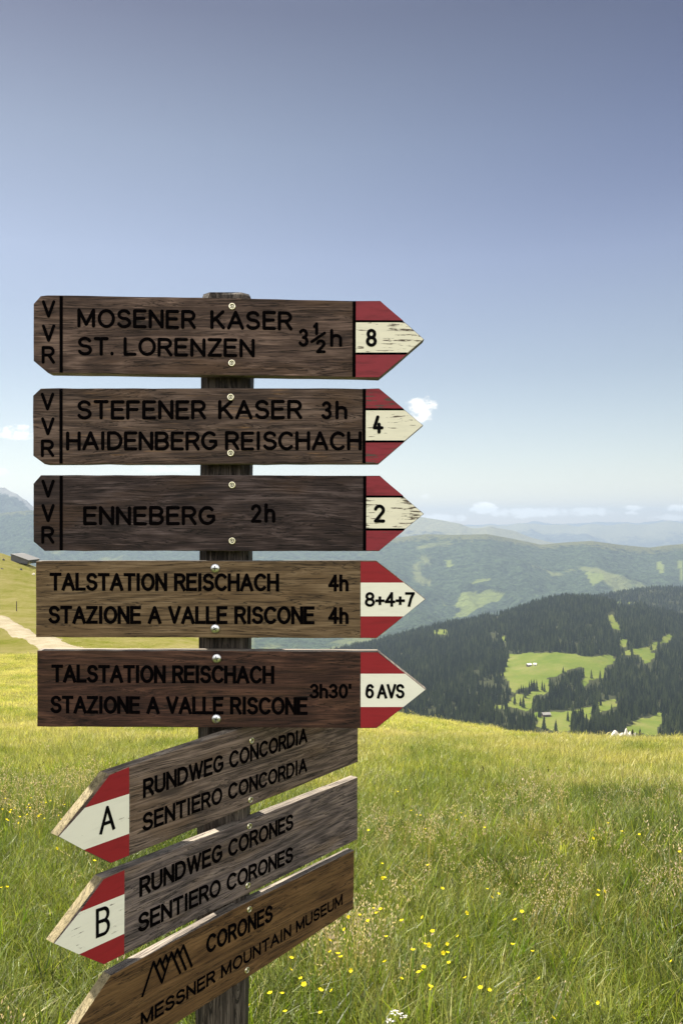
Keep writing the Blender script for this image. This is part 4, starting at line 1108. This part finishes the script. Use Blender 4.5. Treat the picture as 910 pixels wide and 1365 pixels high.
def flower(px, py, i):
    """blossom at this place of the meadow: the stem is rooted under it"""
    st, tip, bl = FLOW[i % 5]; rz = random.uniform(0, 6.28)
    p = on_ground(px, py + 60 * .0); d = ray(px, py)
    ys = np.linspace(1.6, 60, 6000); hgt = CAMZ + d.z * ys - (ground_z(d.x * ys, ys) + tip[2] + .01)
    kk = int(np.argmax(hgt < 0)); yv = ys[kk]; xv = d.x * yv
    o = bpy.data.objects.new('buttercup', st); COL.objects.link(o); c = Matrix.Rotation(rz, 3, 'Z') @ Vector(tip)
    sc = random.uniform(.85, 1.2)
    o.location = (xv - c.x, yv - c.y, float(ground_z(xv - c.x, yv - c.y))); o.rotation_euler = (0, 0, rz)
    b = bpy.data.objects.new('blossom', bl); COL.objects.link(b); b.parent = o; b.location = tip; b.scale = (sc, sc, sc); b.rotation_euler = (0, 0, random.uniform(0, 6.28))
    side = px > 380
    tag(o, 'yellow buttercup in the grass right of the signpost' if side else 'yellow buttercup in the grass left of the signpost', 'flower', 'buttercups right of the signpost' if side else 'buttercups left of the signpost')
KNOWN = [(331, 1337), (380, 1346), (427, 1346), (442, 1318), (405, 1308), (387, 1290), (376, 1322), (360, 1322), (440, 1266), (450, 1267), (459, 1234), (479, 1217), (490, 1225), (464, 1218), (507, 1211), (509, 1170), (509, 1147), (512, 1167), (563, 1218), (566, 1257), (561, 1291), (564, 1286), (550, 1264), (571, 1256), (573, 1310), (513, 1280), (649, 1182), (664, 1190), (655, 1192), (797, 1184), (805, 1185), (796, 1191), (695, 1213), (686, 1225), (709, 1265), (718, 1299), (640, 1313), (652, 1315), (610, 1246), (589, 1183), (596, 1254), (596, 1267), (598, 1280), (590, 1268), (558, 1294), (574, 1317), (535, 1223), (498, 1208),
         (37, 1083), (55, 1068), (20, 1076), (42, 1063), (9, 1090), (68, 1066), (82, 1092), (4, 1078), (15, 1077), (126, 1146), (76, 1128), (2, 1182), (10, 1178), (570, 1150), (905, 1134), (620, 1087), (645, 1100), (790, 1105), (810, 1095), (828, 1106), (560, 1085), (555, 1082), (548, 1078), (530, 1053), (541, 1051)]
for i, (a, b) in enumerate(KNOWN): flower(a, b, i)
rr = random.Random(8)
for i in range(26):
    px = rr.uniform(340, 905); py = rr.choice([rr.gauss(1270, 45), rr.gauss(1100, 12)])
    if py < 1360: flower(px, py, i)
for i in range(22): flower(rr.uniform(0, 120), rr.gauss(1080, 10), i)

def place_mesh(name, me, p, label, cat, group=None, rz=0.):
    o = bpy.data.objects.new(name, me); COL.objects.link(o); o.location = p; o.rotation_euler = (0, 0, rz)
    return tag(o, label, cat, group)
# yarrow at the bottom edge
def yarrow():
    V, F, H = [], [], []; blade(V, F, H, (0, 0), 1.2, .26, .004, .1, 4, 0); blade(V, F, H, (0, 0), 2.8, .26, .004, .1, 4, 0, 1.5)
    for k in range(6): blade(V, F, H, (0, 0), k * 1.1, .10, .012, .9, 3, 0)
    st = finish(V, F, H, [M_BROAD], None, 'yarrow'); p = on_ground(526, 1344); d = ray(526, 1344)
    y = (CAMZ - .25) / -d.z; y = 2.25 if y < 2 else y
    o = place_mesh('yarrow', st, (d.x * y, y, float(ground_z(d.x * y, y))), 'white yarrow flower low in the grass at the bottom edge', 'flower')
    V, F = [], []; r = random.Random(3)
    for k in range(40):
        an, q = r.uniform(0, 6.28), math.sqrt(r.random()) * .012; hd = [(0, 0, .238), (.022, .004, .228), (-.014, -.006, .218)][k % 3]; c = Vector((hd[0] + math.cos(an) * q, hd[1] + math.sin(an) * q, hd[2] - q * q * 25)); b = len(V)
        for s in range(6): V.append((c.x +   .0026 * math.cos(s * 1.047), c.y + .0026 * math.sin(s * 1.047), c.z + r.uniform(0, .002)))
        F.append(tuple(range(b, b + 6)))
    h = mesh_of(V, F, 'flower_head'); link('flower_head', h, [M_WHITEPETAL], o)
yarrow()
# broad-leaved docks and dry stalks
def dock(seed, L=.17):
    V, F, H = [], [], []; r = random.Random(seed)
    for k in range(9): blade(V, F, H, (r.gauss(0, .01), r.gauss(0, .01)), k * .7 + r.random(), L * r.uniform(.6, 1), .034 * r.uniform(.7, 1.1), r.uniform(.5, 1.3), 5, 0, r.uniform(-.6, .6))
    return finish(V, F, H, [M_BROAD], None, 'dock_plant')
for (px, py, lab) in ((98, 1330, 'broad-leaved green dock beneath the left-pointing arrow tips'), (690, 1290, 'pale green broad leaf standing upright amid the flowering grass'), (30, 1255, 'broad-leaved green dock near the left edge of the meadow')):
    p = on_ground(px, py); place_mesh('dock_plant', dock(px), p, lab, 'plant')
def bent_straw(L, bend):
    V, F, H = [], [], []; blade(V, F, H, (0, 0), 0, L, .007, bend, 6, 1.); blade(V, F, H, (0, .0005), .05, L, .006, bend, 6, 1., 1.3)
    return finish(V, F, H, [M_STRAW], None, 'dry_stalk')
for (px, py, L, b, rz, lab) in ((575, 1200, .34, 1.0, 3.0, 'long bent straw stalk among buttercups just right of the signs'), (640, 1185, .30, .7, 3.4, 'pale straw stalk leaning left in mid meadow'), (668, 1300, .16, .2, .3, 'short thick straw stub sticking up in the green grass'), (880, 1190, .33, .8, 3.3, 'arched straw stalk near the right edge of the meadow')):
    p = on_ground(px, py + 14); place_mesh('dry_stalk', bent_straw(L, b), p, lab, 'stalk', None, rz)
def tussock():
    V, F, H = [], [], []; r = random.Random(77)
    for k in range(420): 
        an = r.uniform(0, 6.28); d = .22 * math.sqrt(r.random())
        blade(V, F, H, (math.cos(an) * d * 1.5, math.sin(an) * d), r.gauss(3.3, 1.2), r.uniform(.2, .45), .007, r.uniform(.8, 2.0), 4, r.uniform(.5, 1))
    return finish(V, F, H, [M_FINE], None, 'grass_tussock')
place_mesh('grass_tussock', tussock(), on_ground(757, 1142), 'matted tussock of dry brown grass in the right half of the meadow', 'grass tuft')

# ------------------------------------------------------------------ boulders, hut, fence posts, museum
M_BOULDER = flat_mat('pale_limestone', (.66, .62, .56), .9, noise=.5, scale=4, dark=(.40, .35, .31), bump=.6)
M_DARKROCK = flat_mat('dark_rock', (.035, .033, .036), .9, noise=.4, scale=4, bump=.6)
def crest_at(px):
    ys = np.linspace(22, 60, 400); z = ground_z(HX(px) * ys, ys); k = int(np.argmax((z - CAMZ) / ys)); y = ys[k] - 1.0
    return Vector((HX(px) * y, y, float(ground_z(HX(px) * y, y))))
def boulder(seed, mat):
    bm = bmesh.new(); bmesh.ops.create_icosphere(bm, subdivisions=3, radius=1); r = np.random.default_rng(seed); off = r.random(3) * 50
    for v in bm.verts:
        n = v.co.normalized(); q = float(fbm(n.x * 1.3 + off[0] + n.z, n.y * 1.3 + off[1], 3)); v.co = n * (1 + .45 * q); v.co.z = max(v.co.z, -.5)
    me = bpy.data.meshes.new('boulder'); bm.to_mesh(me); bm.free(); me.materials.append(mat); return me
for (px, py, wx, hz, mt, lab) in ((820, 981.5, 8, 6, 0, 'largest white boulder at the left of the pile on the meadow edge'), (828, 984.5, 8, 4, 0, 'low flat white boulder in the middle of the pile on the meadow edge'),
                                  (834.5, 981, 4, 7, 0, 'narrow upright white boulder in the pile on the meadow edge'), (839, 982.5, 4.5, 6, 0, 'pale boulder beside the dark one on the meadow edge'),
                                  (842.5, 980, 3, 5, 1, 'dark boulder in the white pile on the meadow edge'), (844, 985.5, 4, 3.5, 0, 'small white boulder at the right end of the pile on the meadow edge')):
    p = crest_at(px); s = p.y / FPX
    o = place_mesh('boulder', boulder(px * 7 // 1 and int(px * 3), M_DARKROCK if mt else M_BOULDER), p + Vector((0, 0, (hz * s * .8 + .26) / 3 - .05)), lab, 'boulder', 'boulders at the meadow edge', random.uniform(0, 6))
    o.scale = (wx * s * .82, wx * s * .7, (hz * s * .8 + .26) / 1.5)
def hill_at(px, py):
    d = ray(px, py); ys = np.linspace(950, 2400, 4000); h = CAMZ + d.z * ys - hill_z(d.x * ys, ys); y = ys[int(np.argmax(h < 0))]
    return Vector((d.x * y, y, float(hill_z(d.x * y, y))))
M_TIMBER = flat_mat('hut_timber', (.10, .06, .04), .8, noise=.4, scale=2); M_SHINGLE = flat_mat('hut_shingle', (.20, .19, .18), .8, noise=.4, scale=1); M_PALEROOF = flat_mat('pale_roof', (.6, .58, .54), .7); M_WALLW = flat_mat('lime_wall', (.7, .67, .6), .8)
def hut(p, w_, d_, h_, rz, wall, roof, label):
    root = bpy.data.objects.new('alpine_hut', None); COL.objects.link(root); root.location = p; root.rotation_euler = (0, 0, rz); tag(root, label, 'hut', 'huts on the forest clearings')
    a, b = w_ / 2, d_ / 2; e = h_ * .62
    V = [(-a, -b, -1.5), (a, -b, -1.5), (a, b, -1.5), (-a, b, -1.5), (-a, -b, e), (a, -b, e), (a, b, e), (-a, b, e), (-a, 0, h_), (a, 0, h_)]
    link('wall', mesh_of(V, [(0, 1, 5, 4), (2, 3, 7, 6), (1, 2, 6, 9, 5), (3, 0, 4, 8, 7)]), [wall], root)
    o, t = .8, .35; V = []
    for x in (-a - o, a + o):
        V += [(x, -b - o, e - .5), (x, 0, h_ + .1), (x, b + o, e - .5), (x, b + o, e - .5 + t), (x, 0, h_ + .1 + t), (x, -b - o, e - .5 + t)]
    F = [(0, 1, 4, 5), (1, 2, 3, 4), (11, 10, 7, 6), (10, 9, 8, 7), (5, 4, 10, 11), (4, 3, 9, 10), (0, 6, 7, 1), (1, 7, 8, 2), (0, 5, 11, 6), (2, 8, 9, 3)]
    link('roof', mesh_of(V, F), [roof], root)
    link('door', mesh_of([(-1, -b - .05, 0), (1, -b - .05, 0), (1, -b - .05, 2.4), (-1, -b - .05, 2.4)], [(0, 1, 2, 3)]), [M_DARKROCK], root)
hut(hill_at(704.5, 888), 8, 7, 5.5, .3, M_TIMBER, M_PALEROOF, 'dark timber hut with a pale roof in the bright green clearing')
hut(hill_at(712.6, 887), 5, 4.5, 4.5, -.4, M_WALLW, M_PALEROOF, 'small white hut beside the dark one in the bright green clearing')
hut(hill_at(727, 955), 12, 8, 6, .2, M_TIMBER, M_SHINGLE, 'brown timber hut at the lower edge of the forest')

def museum():
    Yd = 246.; P = lambda px, py, y=Yd: Vector((HX(px) * y, y, CAMZ - (py - HOR) / FPX * y))
    org = P(24, 752); root = bpy.data.objects.new('museum_building', None); COL.objects.link(root); root.location = org
    tag(root, 'grey concrete museum block jutting from the grassy hilltop on the left', 'building')
    con = flat_mat('concrete', (.075, .075, .082), .8, noise=.35, scale=.6); lid = flat_mat('roof_edge', (.075, .075, .078), .8); gls = flat_mat('dark_glass', (.03, .035, .04), .15)
    fr = [(15, 739), (18.5, 740), (38.4, 747.2), (35.8, 752), (24, 750), (15, 750)]
    def prism(pts, y0, y1):
        n = len(pts); V = [P(a, b) - org + Vector((0, y0, 0)) for a, b in pts] + [P(a, b) - org + Vector((0, y1, 0)) for a, b in pts]
        return mesh_of(V, [tuple(range(n))[::-1], tuple(range(n, 2 * n))] + [(i, (i + 1) % n, (i + 1) % n + n, i + n) for i in range(n)])
    link('wall', prism(fr, 0, 9), [con], root)
    link('roof_slab', prism([(14.6, 738.3), (18.6, 739.2), (39.2, 746.6), (39, 747.3), (18.4, 740), (14.6, 739)], -.3, 9.3), [lid], root)
    w0 = [P(38.3, 747.6) - org, P(36, 751.9) - org]
    V = [w0[0] + Vector((.06, 1, 0)), w0[1] + Vector((.06, 1, 0)), w0[1] + Vector((.06, 8, 0)), w0[0] + Vector((.06, 8, 0))]
    link('window', mesh_of(V, [(0, 1, 2, 3)]), [gls], root)
museum()
M_FENCE = flat_mat('old_fence_wood', (.09, .07, .055), .9, noise=.4, scale=8)
for (px, py, hpx, lab) in ((22.5, 814, 13, 'dark wooden fence post on the slope above the gravel track'),):
    p = on_ground(px, py); s = p.y / FPX; bm = bmesh.new()
    bmesh.ops.create_cone(bm, cap_ends=True, segments=8, radius1=.7 * s, radius2=.55 * s, depth=hpx * s); bmesh.ops.translate(bm, vec=(0, 0, hpx * s * .46), verts=bm.verts)
    me = bpy.data.meshes.new('fence_post'); bm.to_mesh(me); bm.free(); me.materials.append(M_FENCE); place_mesh('fence_post', me, p, lab, 'post')
M_HILLROCK = flat_mat('hillside_rock', (.07, .065, .06), .9, noise=.5, scale=2, bump=.5)
for (px, py, wx, hz, lab) in ((28.5, 759, 3, 4, 'dark rock on the left slope below the concrete building'), (3, 758, 4, 2.2, 'dark rock near the left edge of the slope'), (45, 765, 3.5, 3, 'pale rock on the left slope where the dark boards begin'), (5, 746, 3, 3.4, 'grey rock beside the hilltop at the left edge')):
    p = on_ground(px, py + 1); s = p.y / FPX
    o = place_mesh('hillside_rock', boulder(int(px * 11 + 5), M_BOULDER if lab.startswith('pale') else M_HILLROCK), p, lab, 'rock', 'rocks on the left slope'); o.scale = (wx * s * .6, wx * s * .5, hz * s * .7)
